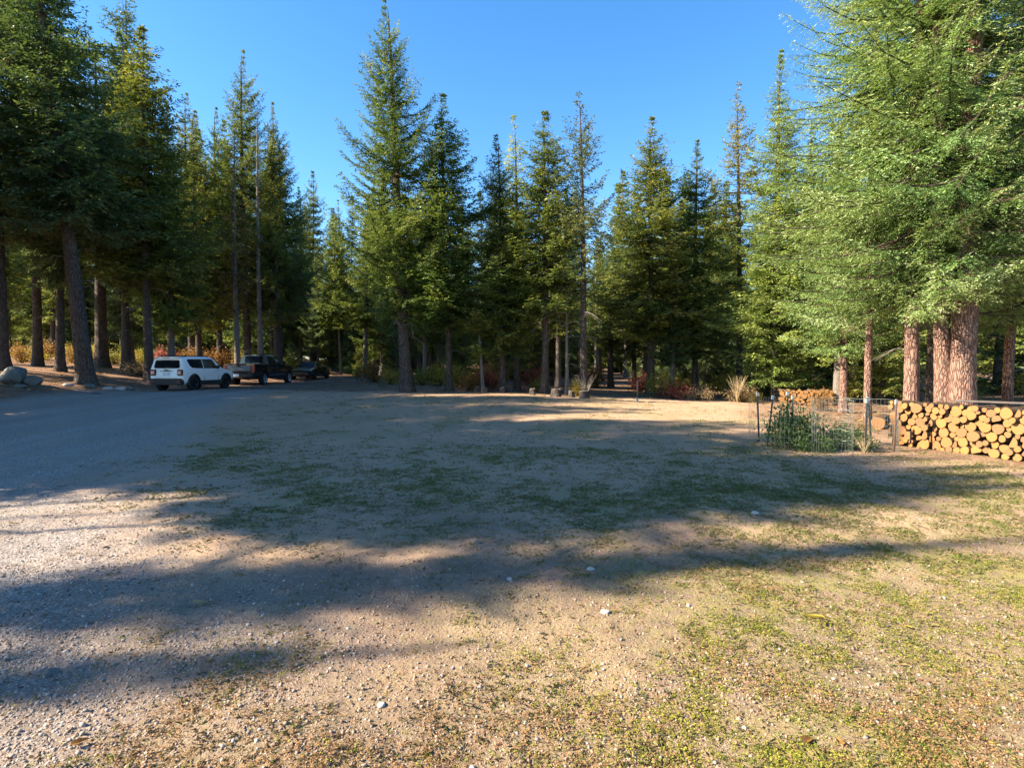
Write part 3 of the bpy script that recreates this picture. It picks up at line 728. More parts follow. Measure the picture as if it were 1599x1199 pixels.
def arch(name, sgn, x, y, r, r2, mat, parent, a0=-8, a1=188, wd=.07):
    V, F = [], []; n = 20
    for k in range(n + 1):
        a = R(a0 + (a1 - a0) * k / n); c, s_ = math.cos(a), math.sin(a)
        for rr, xx in ((r, x - .10), (r, x + wd * .6), (r + (r2 - r) * .5, x + wd * .75), (r2, x + wd * .25), (r2, x - .10)):
            V.append((sgn * xx, y + rr * c, .0 + rr * s_))
    for k in range(n):
        for j in range(4): F.append((k * 5 + j, k * 5 + j + 1, (k + 1) * 5 + j + 1, (k + 1) * 5 + j))
    return py_mesh(name, V, F, mat)

def place(root, x, y, heading, z=None):
    root.location = (x, y, gz(x, y) + .012 if z is None else z); root.rotation_euler = (0, 0, -R(heading))

# ---- white compact SUV, seen from behind
def build_suv():
    root = link('parked_car', None); tag(root, 'white compact SUV with black roof rails and wheel arches, nearest parked car', 'car', 'parked vehicles')
    S = [(.02, .40, .84, .84, 1.02, 1.60, .71), (.12, .34, .86, .88, 1.03, 1.645, .73), (.5, .30, .88, .90, 1.04, 1.68, .74), (1.3, .28, .88, .90, 1.05, 1.70, .745), (2.1, .28, .88, .90, 1.05, 1.695, .74), (2.45, .28, .88, .90, 1.055, 1.66, .73),
         (2.72, .28, .88, .90, 1.06, 1.50, .75), (3.12, .28, .88, .895, 1.06, 1.13, .80), (3.5, .30, .88, .89, 1.02, 1.07, .80), (3.92, .32, .86, .87, .96, 1.0, .78), (4.12, .38, .80, .82, .86, .90, .72)]
    b = link('body', loft_mesh('body', [ring(s, .22 if i == 0 else (.16 if i == 1 else 0)) for i, s in enumerate(S)], M['paint_white']), root)
    cut = []
    for sg in (-1, 1):
        for yy in (.80, 3.37):
            c = link('cut', cylx('cut', .43, .5)); c.location = (sg * .86, yy, .36); cut.append(c)
    boolean_cut(b, cut); bevel_shade(b, .025)
    for sg in (-1, 1):
        for yy in (.80, 3.37):
            a = link('wheel_arch', arch('wheel_arch', sg, .885, yy, .41, .50, M['plastic'], root), root); a.location = (0, 0, .36)
            wheel(root, sg * .80, yy, .355, .225, M['rim_black'])
        side_panel('sill_cladding', S, [(1.22, .27), (2.95, .27), (2.93, .50), (1.25, .50)], sg, M['plastic'], root, .012)
        side_panel('side_window', S, [(.52, 1.24), (.66, 1.13), (1.10, 1.11), (1.50, 1.10), (1.50, 1.56), (.50, 1.55), (.42, 1.50)], sg, M['glass_dark'], root)
        side_panel('side_window', S, [(1.55, 1.10), (2.62, 1.10), (2.66, 1.16), (2.40, 1.54), (2.2, 1.57), (1.55, 1.57)], sg, M['glass_dark'], root)
        for y0 in (1.30, 2.32): 
            h = side_panel('door_handle', S, [(y0, .96), (y0 + .18, .96), (y0 + .18, .99), (y0, .99)], sg, M['paint_white'], root, .035, .03)
        for y0 in (1.525, 2.70): side_panel('door_seam', S, [(y0, .52), (y0 + .012, .52), (y0 + .012, 1.06), (y0, 1.06)], sg, M['plastic'], root, .004)
        box('mirror', (sg * 1.0, 2.52, 1.17), (.17, .13, .17), M['plastic'], root, .03)
        box('roof_rail', (sg * .63, 1.35, 1.735), (.045, 1.75, .035), M['plastic'], root, .01)
        for yy in (.52, 2.16): box('rail_foot', (sg * .63, yy, 1.70), (.05, .10, .06), M['plastic'], root, .01)
        tl = box('tail_light', (sg * .70, .025, .90), (.27, .10, .27), M['lamp_red'], root, .03)
        bm = bmesh.new()
        for an in (40, -40): box_bm(bm, (sg * .69, -.036, .90), (.19, .012, .035), Matrix.Rotation(R(an), 4, 'Y'))
        link('light_cross', bm_mesh('light_cross', bm, M['lamp_white']), tl)
        box('tail_light_surround', (sg * .70, .04, .90), (.31, .10, .31), M['plastic'], root, .03)
        box('reflector', (sg * .66, -.075, .47), (.15, .02, .06), M['lamp_red'], root, .01)
    k = .22
    def rp(x, z): return (x, .02 + k * (z - 1.02), z)
    rw = slab('rear_window', [rp(-.66, 1.16), rp(-.58, 1.11), rp(.58, 1.11), rp(.66, 1.16), rp(.61, 1.47), rp(.56, 1.50), rp(-.56, 1.50), rp(-.61, 1.47)], (0, -1, k), .012, M['glass_dark'], root)
    box('wiper', (.14, .015, 1.16), (.42, .02, .02), M['plastic'], rw, .004)
    box('rear_bumper', (0, .045, .46), (1.70, .22, .32), M['plastic'], root, .05)
    box('bumper_step', (0, -.055, .36), (1.3, .05, .08), M['plastic'], root, .02)
    box('number_plate', (0, -.0, .83), (.32, .03, .16), M['plate'], root, .006)
    box('plate_recess', (0, .012, .97), (.62, .03, .03), M['plastic'], root, .006)
    box('tailgate_seam', (0, .006, .66), (1.10, .03, .010), M['plastic'], root, .003)
    box('spoiler', (0, .14, 1.625), (1.25, .22, .05), M['paint_white'], root, .02)
    box('brake_light', (0, .055, 1.60), (.3, .06, .025), M['lamp_red'], root, .005)
    fc = bpy.data.curves.new('badge', 'FONT'); fc.body = 'Jeep'; fc.size = .13; fc.align_x = 'CENTER'; fc.extrude = .006; fc.materials.append(M['plastic'])
    fo_ = link('badge_text', fc); dgx = bpy.context.evaluated_depsgraph_get(); bme = bpy.data.meshes.new_from_object(fo_.evaluated_get(dgx)); bpy.data.objects.remove(fo_)
    link('badge', bme, root, (0, -.012, 1.0), (R(90), 0, 0))
    return root
place(build_suv(), -16.65, 27.75, 6.5)

# ---- black pickup
def build_truck():
    root = link('pickup_truck', None); tag(root, 'black pickup truck with bright wheels and silver tailgate band', 'truck', 'parked vehicles')
    S = [(0.02, .55, .93, .95, 1.28, 1.34, .93), (.10, .48, .95, .98, 1.30, 1.36, .96), (1.0, .45, .96, .99, 1.30, 1.36, .97), (1.85, .42, .96, .99, 1.30, 1.36, .97)]
    b = link('bed', loft_mesh('bed', [ring(s) for s in S], M['paint_black']), root)
    cut = [link('cut', cylx('cut', .50, .55)) for _ in range(2)]
    for c, sg in zip(cut, (-1, 1)): c.location = (sg * .93, 1.28, .44)
    bm = bmesh.new(); box_bm(bm, (0, .98, 1.25), (1.60, 1.72, 1.0)); c = link('cut', bm_mesh('cut', bm)); cut.append(c)
    boolean_cut(b, cut); bevel_shade(b)
    C = [(1.88, .42, .96, .99, 1.30, 1.92, .74), (2.05, .42, .96, .99, 1.30, 1.955, .76), (2.9, .42, .96, .99, 1.30, 1.965, .77), (3.5, .42, .96, .99, 1.30, 1.93, .75), (3.75, .42, .96, .99, 1.30, 1.80, .76), (4.30, .42, .96, .985, 1.28, 1.36, .86), (4.8, .42, .96, .98, 1.24, 1.32, .88), (5.5, .45, .94, .96, 1.18, 1.26, .86), (5.72, .5, .88, .92, 1.10, 1.18, .80)]
    c_ = link('cab', loft_mesh('cab', [ring(s, .10 if i == 0 else 0) for i, s in enumerate(C)], M['paint_black']), root)
    cut = [link('cut', cylx('cut', .50, .55)) for _ in range(2)]
    for c, sg in zip(cut, (-1, 1)): c.location = (sg * .93, 4.92, .44)
    boolean_cut(c_, cut); bevel_shade(c_)
    for sg in (-1, 1):
        for yy in (1.28, 4.92): wheel(root, sg * .88, yy, .405, .27, M['rim_chrome'])
        side_panel('side_window', C, [(2.10, 1.36), (2.78, 1.36), (2.78, 1.86), (2.25, 1.84)], sg, M['glass_dark'], root)
        side_panel('side_window', C, [(2.86, 1.36), (3.92, 1.36), (3.72, 1.62), (3.46, 1.84), (2.86, 1.86)], sg, M['glass_dark'], root)
        for y0 in (2.82, 3.98): side_panel('door_seam', C, [(y0, .62), (y0 + .012, .62), (y0 + .012, 1.30), (y0, 1.30)], sg, M['plastic'], root, .004)
        for y0 in (2.20, 2.95): side_panel('door_handle', C, [(y0, 1.10), (y0 + .22, 1.10), (y0 + .22, 1.14), (y0, 1.14)], sg, M['chrome'], root, .035, .03)
        box('mirror', (sg * 1.13, 3.78, 1.42), (.22, .14, .26), M['plastic'], root, .03)
        box('running_board', (sg * .98, 3.05, .46), (.16, 2.2, .07), M['plastic'], root, .02)
        side_panel('side_trim', C, [(1.95, .62), (4.35, .62), (4.35, .655), (1.95, .655)], sg, M['chrome'], root, .01)
        box('tail_light', (sg * .88, .045, 1.06), (.20, .14, .46), M['lamp_red'], root, .02)
    for x0, x1 in ((-.60, -.23), (-.21, .21), (.23, .60)):
        k = .10
        slab('rear_window', [(x0, 1.88 + k * .10, 1.40), (x1, 1.88 + k * .10, 1.40), (x1 * .95, 1.88 + k * .54, 1.84), (x0 * .95, 1.88 + k * .54, 1.84)], (0, -1, k), .012, M['glass_dark'], root)
    box('brake_light', (0, 1.93, 1.915), (.34, .05, .035), M['lamp_white'], root, .01)
    tg = box('tailgate', (0, -.005, 1.03), (1.50, .07, .60), M['paint_black'], root, .02)
    box('tailgate_panel', (0, -.045, 1.08), (1.46, .02, .34), M['chrome'], tg, .01)
    box('tailgate_handle', (0, -.062, 1.20), (.26, .03, .09), M['plastic'], tg, .01)
    box('rear_bumper', (0, -.07, .64), (1.86, .22, .22), M['plastic'], root, .03)
    box('number_plate', (-.08, -.19, .65), (.34, .02, .17), M['plate'], root, .005)
    box('axle', (0, 1.28, .42), (1.5, .12, .12), M['plastic'], root, .03)
    box('exhaust', (.45, .25, .47), (.09, .8, .09), M['plastic'], root, .03)
    return root
place(build_truck(), -16.72, 35.3, 2.2)

# ---- black sedan facing the camera
def build_sedan():
    root = link('parked_car', None); tag(root, 'low black sedan parked facing the camera beyond the pickup', 'car', 'parked vehicles')
    S = [(.02, .36, .78, .80, .90, .96, .66), (.15, .28, .86, .88, .96, 1.06, .70), (.9, .22, .90, .92, .98, 1.28, .64), (1.5, .20, .90, .92, .97, 1.41, .60), (2.2, .20, .90, .92, .96, 1.44, .60), (2.7, .20, .90, .92, .95, 1.36, .61), (3.45, .20, .90, .92, .90, .97, .76), (4.1, .22, .89, .91, .80, .86, .74), (4.5, .24, .84, .86, .68, .74, .64), (4.66, .32, .70, .72, .58, .62, .50)]
    b = link('body', loft_mesh('body', [ring(s) for s in S], M['paint_black']), root)
    cut = []
    for sg in (-1, 1):
        for yy in (.92, 3.80):
            c = link('cut', cylx('cut', .375, .45)); c.location = (sg * .88, yy, .33); cut.append(c)
    boolean_cut(b, cut); bevel_shade(b, .03)
    for sg in (-1, 1):
        for yy in (.92, 3.80): wheel(root, sg * .82, yy, .335, .22, M['rim_black'], 8)
        side_panel('side_window', S, [(.75, 1.03), (1.70, 1.02), (1.70, 1.34), (1.2, 1.28)], sg, M['glass_dark'], root)
        side_panel('side_window', S, [(1.76, 1.02), (2.98, 1.0), (2.62, 1.26), (2.2, 1.36), (1.76, 1.35)], sg, M['glass_dark'], root)
        box('mirror', (sg * 1.0, 2.78, 1.02), (.18, .12, .12), M['paint_black'], root, .03)
        box('headlight', (sg * .66, 4.36, .665), (.28, .22, .09), M['lamp_white'], root, .03, Matrix.Rotation(R(sg * 28), 4, 'Z'))
    slab('windscreen', [(-.70, 3.40, .99), (.70, 3.40, .99), (.56, 2.74, 1.345), (-.56, 2.74, 1.345)], (0, .47, .88), .02, M['glass_black'], root)
    box('lower_grille', (0, 4.60, .38), (1.1, .10, .10), M['plastic'], root, .02)
    return root
sd_ = build_sedan(); place(sd_, -16.55, 50.0, 180 + 2)

# ------------------------------------------------------------------ woodpile
M['cut_wood'] = None
def wood_mat():
    t = NT('sawn_wood_end')
    tc = t.n('ShaderNodeTexCoord'); sep = t.n('ShaderNodeSeparateXYZ', {0: (tc, 3)})
    v = t.n('ShaderNodeCombineXYZ', {0: (sep, 0), 1: (sep, 2), 2: 0.0})
    ln = t.n('ShaderNodeVectorMath', {0: v}, operation='LENGTH')
    nz = t.noise(14, None, 4); t.t.links.new(tc.outputs['Object'], nz.inputs['Vector'])
    s_ = t.n('ShaderNodeMath', {0: (ln, 1), 1: 420.0}, operation='MULTIPLY'); s3 = t.n('ShaderNodeMath', {0: s_, 1: t.ramp(nz, 0, 1, 0, 5)}, operation='ADD')
    sn = t.n('ShaderNodeMath', {0: s3}, operation='SINE')
    oi = t.n('ShaderNodeObjectInfo')
    base = t.mix(t.ramp((oi, 5), 0, 1), (.30, .150, .048), (.17, .098, .050))
    c = t.mix(t.ramp(sn, -1, 1, 0, .30), base, (.17, .085, .032))
    c = t.mix(t.ramp(nz, .5, .8, 0, .4), c, (.36, .24, .12))
    return t.out(c, .85, .15)
M['cut_wood'] = wood_mat()
M['log_bark'] = bark_mat('log_bark', (.07, .045, .03), (.26, .18, .115), 1.6, .8)
ORD = ['first', 'second', 'third', 'fourth', 'fifth', 'sixth', 'seventh', 'eighth', 'ninth', 'tenth', 'eleventh', 'twelfth', 'thirteenth', 'fourteenth', 'fifteenth', 'sixteenth', 'seventeenth', 'eighteenth', 'nineteenth', 'twentieth', 'twenty-first', 'twenty-second', 'twenty-third', 'twenty-fourth', 'twenty-fifth', 'twenty-sixth', 'twenty-seventh', 'twenty-eighth', 'twenty-ninth', 'thirtieth']
def log_meshes(seed):
    """unit log: radius 1, axis along local y from 0 (cut face, towards -y) to 1"""
    g = np.random.default_rng(seed); n = 14
    th = np.linspace(0, 2 * np.pi, n, endpoint=False)
    prof = 1 + .10 * np.cos(2 * th + g.random() * 6) * g.random() + .05 * np.cos(3 * th + g.random() * 6) + g.normal(0, .015, n)
    if seed >= 6:      # split pieces: a flat side or a wedge
        cutn = R(g.uniform(0, 360)); dlim = [.15, .35, -.05][seed - 6]
        q = np.stack([prof * np.cos(th), prof * np.sin(th)], 1); nn = np.array([math.cos(cutn), math.sin(cutn)]); ee = np.maximum(q @ nn - dlim, 0)
        q = q - ee[:, None] * nn; prof = np.hypot(q[:, 0], q[:, 1]) + 1e-3; th = np.arctan2(q[:, 1], q[:, 0])
    V, F = [], []
    for yy, k in ((0, 1), (.33, .985), (.66, 1.0), (1, .96)):
        V += [(k * prof[j] * math.cos(th[j]), yy, k * prof[j] * math.sin(th[j])) for j in range(n)]
    for r in range(3):
        for j in range(n): F.append((r * n + j, (r + 1) * n + j, (r + 1) * n + (j + 1) % n, r * n + (j + 1) % n))
    F.append(tuple(3 * n + j for j in range(n))[::-1])
    bark = py_mesh('log', V, F, M['log_bark'], False)
    E = [(.90 * prof[j] * math.cos(th[j]), -.008, .955 * prof[j] * math.sin(th[j])) for j in range(n)] + [(prof[j] * math.cos(th[j]), .003, prof[j] * math.sin(th[j])) for j in range(n)]
    EF = [tuple(range(n))] + [(j, n + j, n + (j + 1) % n, (j + 1) % n) for j in range(n)]
    e = py_mesh('cut_face', E, EF, M['cut_wood'])
    bm = bmesh.new(); bm.from_mesh(e); bmesh.ops.recalc_face_normals(bm, faces=bm.faces[:]); bm.to_mesh(e); bm.free()
    return bark, e
LOGS = [log_meshes(s) for s in range(9)]
def pack(S, hmax, rlo, rhi, seed, n):
    g = np.random.default_rng(seed); C = np.zeros((0, 3))
    for i in range(n):
        r = float(np.clip(g.lognormal(math.log((rlo + rhi) / 2.1), .30), rlo, rhi)); best = None
        for s in g.uniform(r, S - r, 90):
            z = r
            if len(C):
                dx = np.abs(C[:, 0] - s); rs = C[:, 2] + r; m = dx < rs * .95
                if m.any(): z = max(r, float((C[m, 1] + np.sqrt(np.maximum((rs[m] * .95) ** 2 - dx[m] ** 2, 0))).max()))
            if best is None or z < best[1]: best = (s, z)
        if best[1] + r > hmax: continue
        C = np.vstack([C, [best[0], best[1], r]])
    return C
def woodpile(A, B, hmax, rlo, rhi, n, seed, length, lab, group, jitter=.05):
    A, B = Vector(A), Vector(B); S = (B - A).length; tg = (B - A) / S
    nrm = Vector((tg.y, -tg.x, 0))
    if nrm.dot(Vector((0, 0, 0)) - A) < 0: nrm = -nrm
    C = pack(S, hmax, rlo, rhi, seed, n); rows = {}
    course = 1.75 * (rlo + rhi) / 2
    for c in C: rows.setdefault(int(c[1] / course), []).append(c)
    nr = max(rows)
    for k in sorted(rows):
        rw = sorted(rows[k], key=lambda c: c[0])
        for i, (s, z, r) in enumerate(rw):
            bark, e = LOGS[random.choice((0, 1, 2, 3, 4, 5, 0, 1, 2, 3, 4, 5, 6, 7))]
            p = A + tg * s + nrm * random.uniform(-jitter, jitter)
            yaw = math.atan2(nrm.y, nrm.x) + math.pi - math.pi / 2 + random.uniform(-.09, .09)
            Lg = length * random.uniform(.85, 1.15)
            o = link('log', bark, None, (p.x, p.y, gz(p.x, p.y) + z - .01), (random.uniform(-.03, .03), 0, yaw), (r, Lg, r))
            cname = 'bottom' if k == 0 else 'top' if k == nr else ORD[k]
            tag(o, 'sawn log, %s from the left in the %s course of the %s' % (ORD[min(i, 29)], cname, lab), 'log', group)
            link('cut_face', e, o)
woodpile((8.25, 12.6, 0), (9.85, 8.6, 0), .98, .042, .108, 800, 5, .58, 'long yellow woodpile', 'logs in the long woodpile', .06)
woodpile((11.4, 24.6, 0), (13.3, 23.8, 0), .70, .06, .11, 70, 9, .6, 'far pinkish log stack', 'logs in the far log stack')
# grey poles lying on the pile and a big log behind the cage
M['old_pole'] = simple('weathered_pole', (.085, .075, .07), .95, .1, var=.3)
def pole(pts, r0, r1, label):
    o = link('pole', np_mesh('pole', *tube(pts, r0, r1, 9), [M['old_pole']], smooth=True)); tag(o, label, 'pole', 'poles on the woodpile'); return o
zt = gz(9, 11) + .98
pole([(8.95, 11.7, zt + .03), (9.4, 10.6, zt + .05), (10.3, 8.4, zt + .03)], .018, .028, 'long grey pole along the front top of the woodpile')
pole([(9.2, 11.9, zt + .02), (9.75, 10.6, zt + .04), (10.7, 8.5, zt + .04)], .024, .02, 'long grey pole behind the first one on the woodpile')
bl = link('log', LOGS[2][0], None, (9.75, 15.3, gz(9.75, 15.3) + .17), (0, 0, R(-38)), (.17, 1.6, .17)); tag(bl, 'big dark log with pale cut end lying behind the wire cage', 'log'); link('cut_face', LOGS[2][1], bl)

# ------------------------------------------------------------------ wire cage with posts
M['wire'] = simple('galvanised_wire', (.20, .23, .21), .6, .4, .3)
M['post'] = simple('dark_green_post', (.045, .055, .05), .6, .3, var=.3)
M['rust_post'] = simple('rusty_post', (.17, .085, .05), .8, .2, var=.3)
M['post_tip'] = simple('pale_post_tip', (.22, .25, .28), .6, .3)
cx_, cy_, cr_ = 6.42, 11.9, 1.36
fence = link('wire_cage', None, None, (cx_, cy_, gz(cx_, cy_))); tag(fence, 'round wire cage with metal posts around the shrubs on the lawn', 'cage')
def wire_ring(name, parent, cx, cy, r, h, nv, nh, wr, z0=.04, wob=.04, a0=0, a1=2 * math.pi):
    parts = []; g = np.random.default_rng(3)
    def pt(a, z): 
        rr = r * (1 + wob * math.sin(a * 3 + 1) + wob * .6 * math.sin(a * 7 + z * 2))
        return (cx + rr * math.cos(a), cy + rr * math.sin(a), z)
    for k in range(nv):
        a = a0 + (a1 - a0) * k / nv
        parts.append(tube([pt(a, z) for z in np.linspace(z0 - .06, h, 4)], wr, wr, 3))
    for k in range(nh):
        z = z0 + (h - z0) * k / (nh - 1)
        parts.append(tube([pt(a0 + (a1 - a0) * j / 56, z + .015 * math.sin(j * .9 + k)) for j in range(57)], wr, wr, 3))
    return link(name, np_mesh(name, *join(parts), [M['wire']]), parent)
wire_ring('wire_mesh', fence, 0, 0, cr_, 1.0, 96, 8, .0016)
def tpost(u, Y, h, lean, mat, parent):
    x = at(u, Y); z = gz(x, Y)
    bm = bmesh.new(); box_bm(bm, (0, 0, h / 2 - .1), (.036, .008, h + .2)); box_bm(bm, (0, .018, h / 2 - .1), (.008, .03, h + .2))
    for k in range(9): box_bm(bm, (0, -.008, .15 + k * .1), (.016, .010, .022))
    p = link('post', bm_mesh('post', bm, mat), parent, (x - cx_, Y - cy_, z - gz(cx_, cy_)), (0, R(lean), 0))
    bm = bmesh.new(); box_bm(bm, (0, .012, h - .06), (.040, .044, .085)); link('post_tip', bm_mesh('post_tip', bm, M['post_tip']), p)
for u, Y, h, ln, m in ((1187, 12.9, 1.12, -2.5, 'post'), (1200, 12.2, 1.1, 6, 'post'), (1231, 13.2, 1.12, 0, 'post'), (1238, 12.9, 1.05, 1, 'post'), (1354, 11.4, 1.08, 1, 'post'), (1364, 11.9, 1.1, -5, 'post'), (1399, 11.6, 1.05, 2, 'rust_post')):
    tpost(u, Y, h, ln, M[m], fence)
added_wires = link('sunlit_wire_ring', None, None, (at(1302, 11.2), 11.2, gz(at(1302, 11.2), 11.2))); tag(added_wires, 'narrow wire ring inside the round cage, added for its sunlit front wires', 'added_wires')  # added inner ring, stands in for the sun-bright front wires of the cage
wire_ring('wire_mesh', added_wires, 0, 0, 0.36, 1.05, 34, 6, .0022, wob=.02)

# ------------------------------------------------------------------ shrubs
def leaf_mat(name, c0, c1, c2, transl=.4):
    t = NT(name)
    a = t.n('ShaderNodeAttribute', attribute_name='tint')
    c = t.mix(t.ramp((a, 2), 0, .5), c0, c1); c = t.mix(t.ramp((a, 2), .5, 1), c, c2)
    return t.out(c, .6, .25, transl=transl)
LM = {'yellow': leaf_mat('yellow_leaves', (.16, .14, .025), (.36, .28, .04), (.52, .41, .08)), 'orange': leaf_mat('orange_leaves', (.11, .058, .018), (.25, .125, .034), (.37, .23, .06)),
      'red': leaf_mat('red_leaves', (.13, .032, .026), (.25, .066, .05), (.36, .14, .10)), 'olive': leaf_mat('olive_leaves', (.10, .11, .02), (.23, .22, .035), (.36, .32, .06)),
      'green': leaf_mat('green_leaves', (.040, .082, .024), (.085, .145, .040), (.16, .22, .068)), 'tan': leaf_mat('tan_leaves', (.20, .14, .07), (.34, .25, .13), (.46, .36, .20))}
def shrub_mesh(seed, n=1700, ls=.075, spread=(1, 1, .8), nclump=26):
    g = np.random.default_rng(seed)
    c = g.normal(0, 1, (nclump, 3)); c /= np.linalg.norm(c, axis=1)[:, None]; c *= g.random(nclump)[:, None] ** .45
    c = c * .78 * np.array(spread); c[:, 2] = np.abs(c[:, 2]) * .9 + .25
    ci = g.integers(0, nclump, n); p = c[ci] + g.normal(0, .15, (n, 3)); p[:, 2] = np.maximum(p[:, 2], .04)
    d = g.normal(0, 1, (n, 3)); d[:, 2] -= .3; d /= np.linalg.norm(d, axis=1)[:, None]
    w = np.cross(d, g.normal(0, .6, (n, 3)) + np.array([0, 0, 1.0])); w /= np.linalg.norm(w, axis=1)[:, None]
    l = ls * g.uniform(.6, 1.3, n)[:, None]
    v = np.stack([p, p + d * l * .5 - w * l * .32, p + d * l, p + d * l * .5 + w * l * .32], 1).reshape(-1, 3)
    tint = np.clip(.45 + .22 * g.normal(0, 1, nclump)[ci] + g.normal(0, .2, n), 0, 1)
    parts = []
    for k in range(nclump):
        b = np.array([g.normal(0, .08), g.normal(0, .08), -.05]); tt = np.linspace(0, 1, 5)[:, None]
        parts.append(tube(b * (1 - tt) + c[k] * tt + np.array([0, 0, .12]) * np.sin(tt * 3), .014, .004, 4))
    return (v, np.arange(n * 4).reshape(-1, 4), tint), join(parts)
SH = {}
def shrub_kind(color, seed, **k):
    (v, f, t), st = shrub_mesh(seed, **k)
    return np_mesh('foliage', v, f, [LM[color]], attrs={'tint': ('FACE', t)}), np_mesh('stems', *st, [M['twig']])
for cname in LM:
    SH[cname] = [shrub_kind(cname, sum(map(ord, cname)) + 7 * i, n=3000 if cname == 'green' else 1700, ls=.085 if cname == 'green' else .075) for i in range(2)]
def shrub(u, Y, r, h, color, label, group=None, x=None, name='shrub'):
    x = at(u, Y) if x is None else x
    fo, st = SH[color][random.randrange(2)]
    o = link(name, None, None, (x, Y, gz(x, Y) - .02), (0, 0, random.uniform(0, 6.28)), (r, r, h)); tag(o, label, 'shrub', group)
    link('foliage', fo, o); link('stems', st, o); return o
shrub(1032, 27.5, .80, 1.55, 'olive', 'yellow-green upright shrub directly left of the red shrub')
shrub(1056, 27, 1.05, 1.0, 'red', 'dusky red shrub at the lawn edge left of the pale fir')
shrub(1092, 26.8, .75, .85, 'tan', 'tan shrub directly right of the red shrub')
shrub(1160, 26.3, .9, 1.05, 'tan', 'tan dry shrub directly left of the pale pointed fir')
shrub(1178, 26, .5, .5, 'yellow', 'small yellow shrub at the foot of the pale fir')
shrub(733, 28.5, .85, 1.15, 'orange', 'orange shrub between the leaning fir and the dead pole')
shrub(757, 29.5, 1.0, 1.35, 'red', 'red shrub behind the thin dead pole trunk')
shrub(770, 32, 1.1, 1.7, 'orange', 'tall orange shrub behind the red shrub in the middle wood')
shrub(836, 30, 1.0, 1.5, 'red', 'reddish shrub left of the trunk between larch and slender pine')
shrub(843, 28.2, .7, .9, 'olive', 'olive shrub at the foot of the fir right of the larch')
shrub(903, 25.9, .55, .85, 'yellow', 'yellow-green shrub at the foot of the slender pine')
shrub(585, 42, 1.6, 1.8, 'orange', 'large orange shrub left of the tallest fir trunk')
shrub(610, 38, 1.0, 1.2, 'yellow', 'yellow shrub close to the left of the tallest fir trunk')
shrub(660, 36, 1.1, 1.3, 'olive', 'olive shrub right of the tallest fir trunk')
shrub(686, 36, 1.1, 1.5, 'yellow', 'bright yellow shrub left of the second bare trunk')
shrub(716, 33, 1.2, 1.4, 'yellow', 'yellow shrub right of the second bare trunk')
shrub(932, 40, 1.2, 1.7, 'orange', 'orange shrub deep right of the slender pine')
shrub(1285, 21.5, .6, .9, 'orange', 'orange shrub above the far log stack')
shrub(1245, 12.0, .70, .98, 'green', 'leafy dark green bush on the left inside the wire cage')
shrub(1322, 11.9, .62, .60, 'green', 'low leafy green bush on the right inside the wire cage')
shrub(1275, 11.6, .5, .40, 'green', 'lowest green bush in the middle of the wire cage')
for (u, Y, r, h, c, t) in ((40, 40, 2.0, 1.5, 'yellow', 'yellow shrub left of the slim fir at the left edge'), (70, 44, 2.2, 2.4, 'orange', 'orange shrub glowing at the far left'), (115, 42, 1.8, 2.0, 'yellow', 'yellow shrub behind the big leaning trunk'), (148, 41, 1.6, 2.4, 'yellow', 'yellow shrub right of the big leaning trunk'),
                        (180, 43, 1.8, 1.8, 'olive', 'olive yellow shrub left of the white car'), (215, 42, 1.5, 1.6, 'yellow', 'yellow shrub behind the rear of the white car'), (255, 48, 2.0, 2.4, 'red', 'red orange shrub above the white car roof, left'), (305, 48, 2.2, 2.6, 'orange', 'orange shrub above the middle of the white car roof'),
                        (345, 50, 2.2, 3.0, 'orange', 'orange shrub above the white car bonnet'), (380, 52, 2.0, 2.6, 'yellow', 'yellow shrub behind the pickup cab'), (452, 56, 1.6, 2.0, 'olive', 'olive shrub between pickup and sedan'), (560, 52, 1.6, 1.8, 'olive', 'olive shrub at the bend of the drive')):
    shrub(u, Y, r * .8, h * .68, c, t)
for i in range(44):
    q = rng.uniform(-.9, .95); Y = rng.uniform(34, 58) if q < .35 else rng.uniform(24, 46)
    if -.52 < q < -.2 and Y < 54 or abs(q - .135) < .03: continue
    c = random.choice(['yellow', 'orange', 'olive', 'olive', 'red', 'yellow', 'tan'] if q < .35 else ['olive', 'green', 'yellow', 'tan', 'green'])
    w = 'left' if q < -.4 else 'middle' if q < .35 else 'right'
    shrub(0, Y, float(rng.uniform(.7, 1.5)), float(rng.uniform(.7, 1.5)), c, 'small %s autumn shrub deep in the %s wood' % (c, w), '%s shrubs in the %s wood' % (c, w), x=q * Y)

# ------------------------------------------------------------------ stumps, rocks, signpost
def stump(u, Y, r, h, i, label):
    x = at(u, Y); tm = trunk_mesh('stump', 300 + i, h * 8, r * 2, M['bark_grey'], sides=16, rings=22, flare=.35)
    n = 16; V, F = [], []
    g = np.random.default_rng(i)
    for zz, k in ((-.1, 1.35), (.04, 1.22), (h * .4, 1.06), (h, 1.0)):
        for j in range(n):
            a = 2 * math.pi * j / n; rr = r * k * (1 + .09 * math.cos(3 * a + i) * (1.4 - zz / h * .6) + float(g.normal(0, .02)))
            V.append((rr * math.cos(a), rr * math.sin(a), zz + (float(g.normal(0, .012)) if zz == h else 0)))
    for q in range(3):
        for j in range(n): F.append((q * n + j, q * n + (j + 1) % n, (q + 1) * n + (j + 1) % n, (q + 1) * n + j))
    bpy.data.meshes.remove(tm)
    o = link('stump', py_mesh('stump', V, F, M['bark_grey']), None, (x, Y, gz(x, Y))); tag(o, label, 'stump', 'stumps along the lawn edge')
    tv = [Vector(v) for v in V[3 * n:]]
    link('cut_top', py_mesh('cut_top', [(v.x * .99, v.y * .99, v.z + .004) for v in tv], [tuple(range(n))], M['dead_wood']), o)
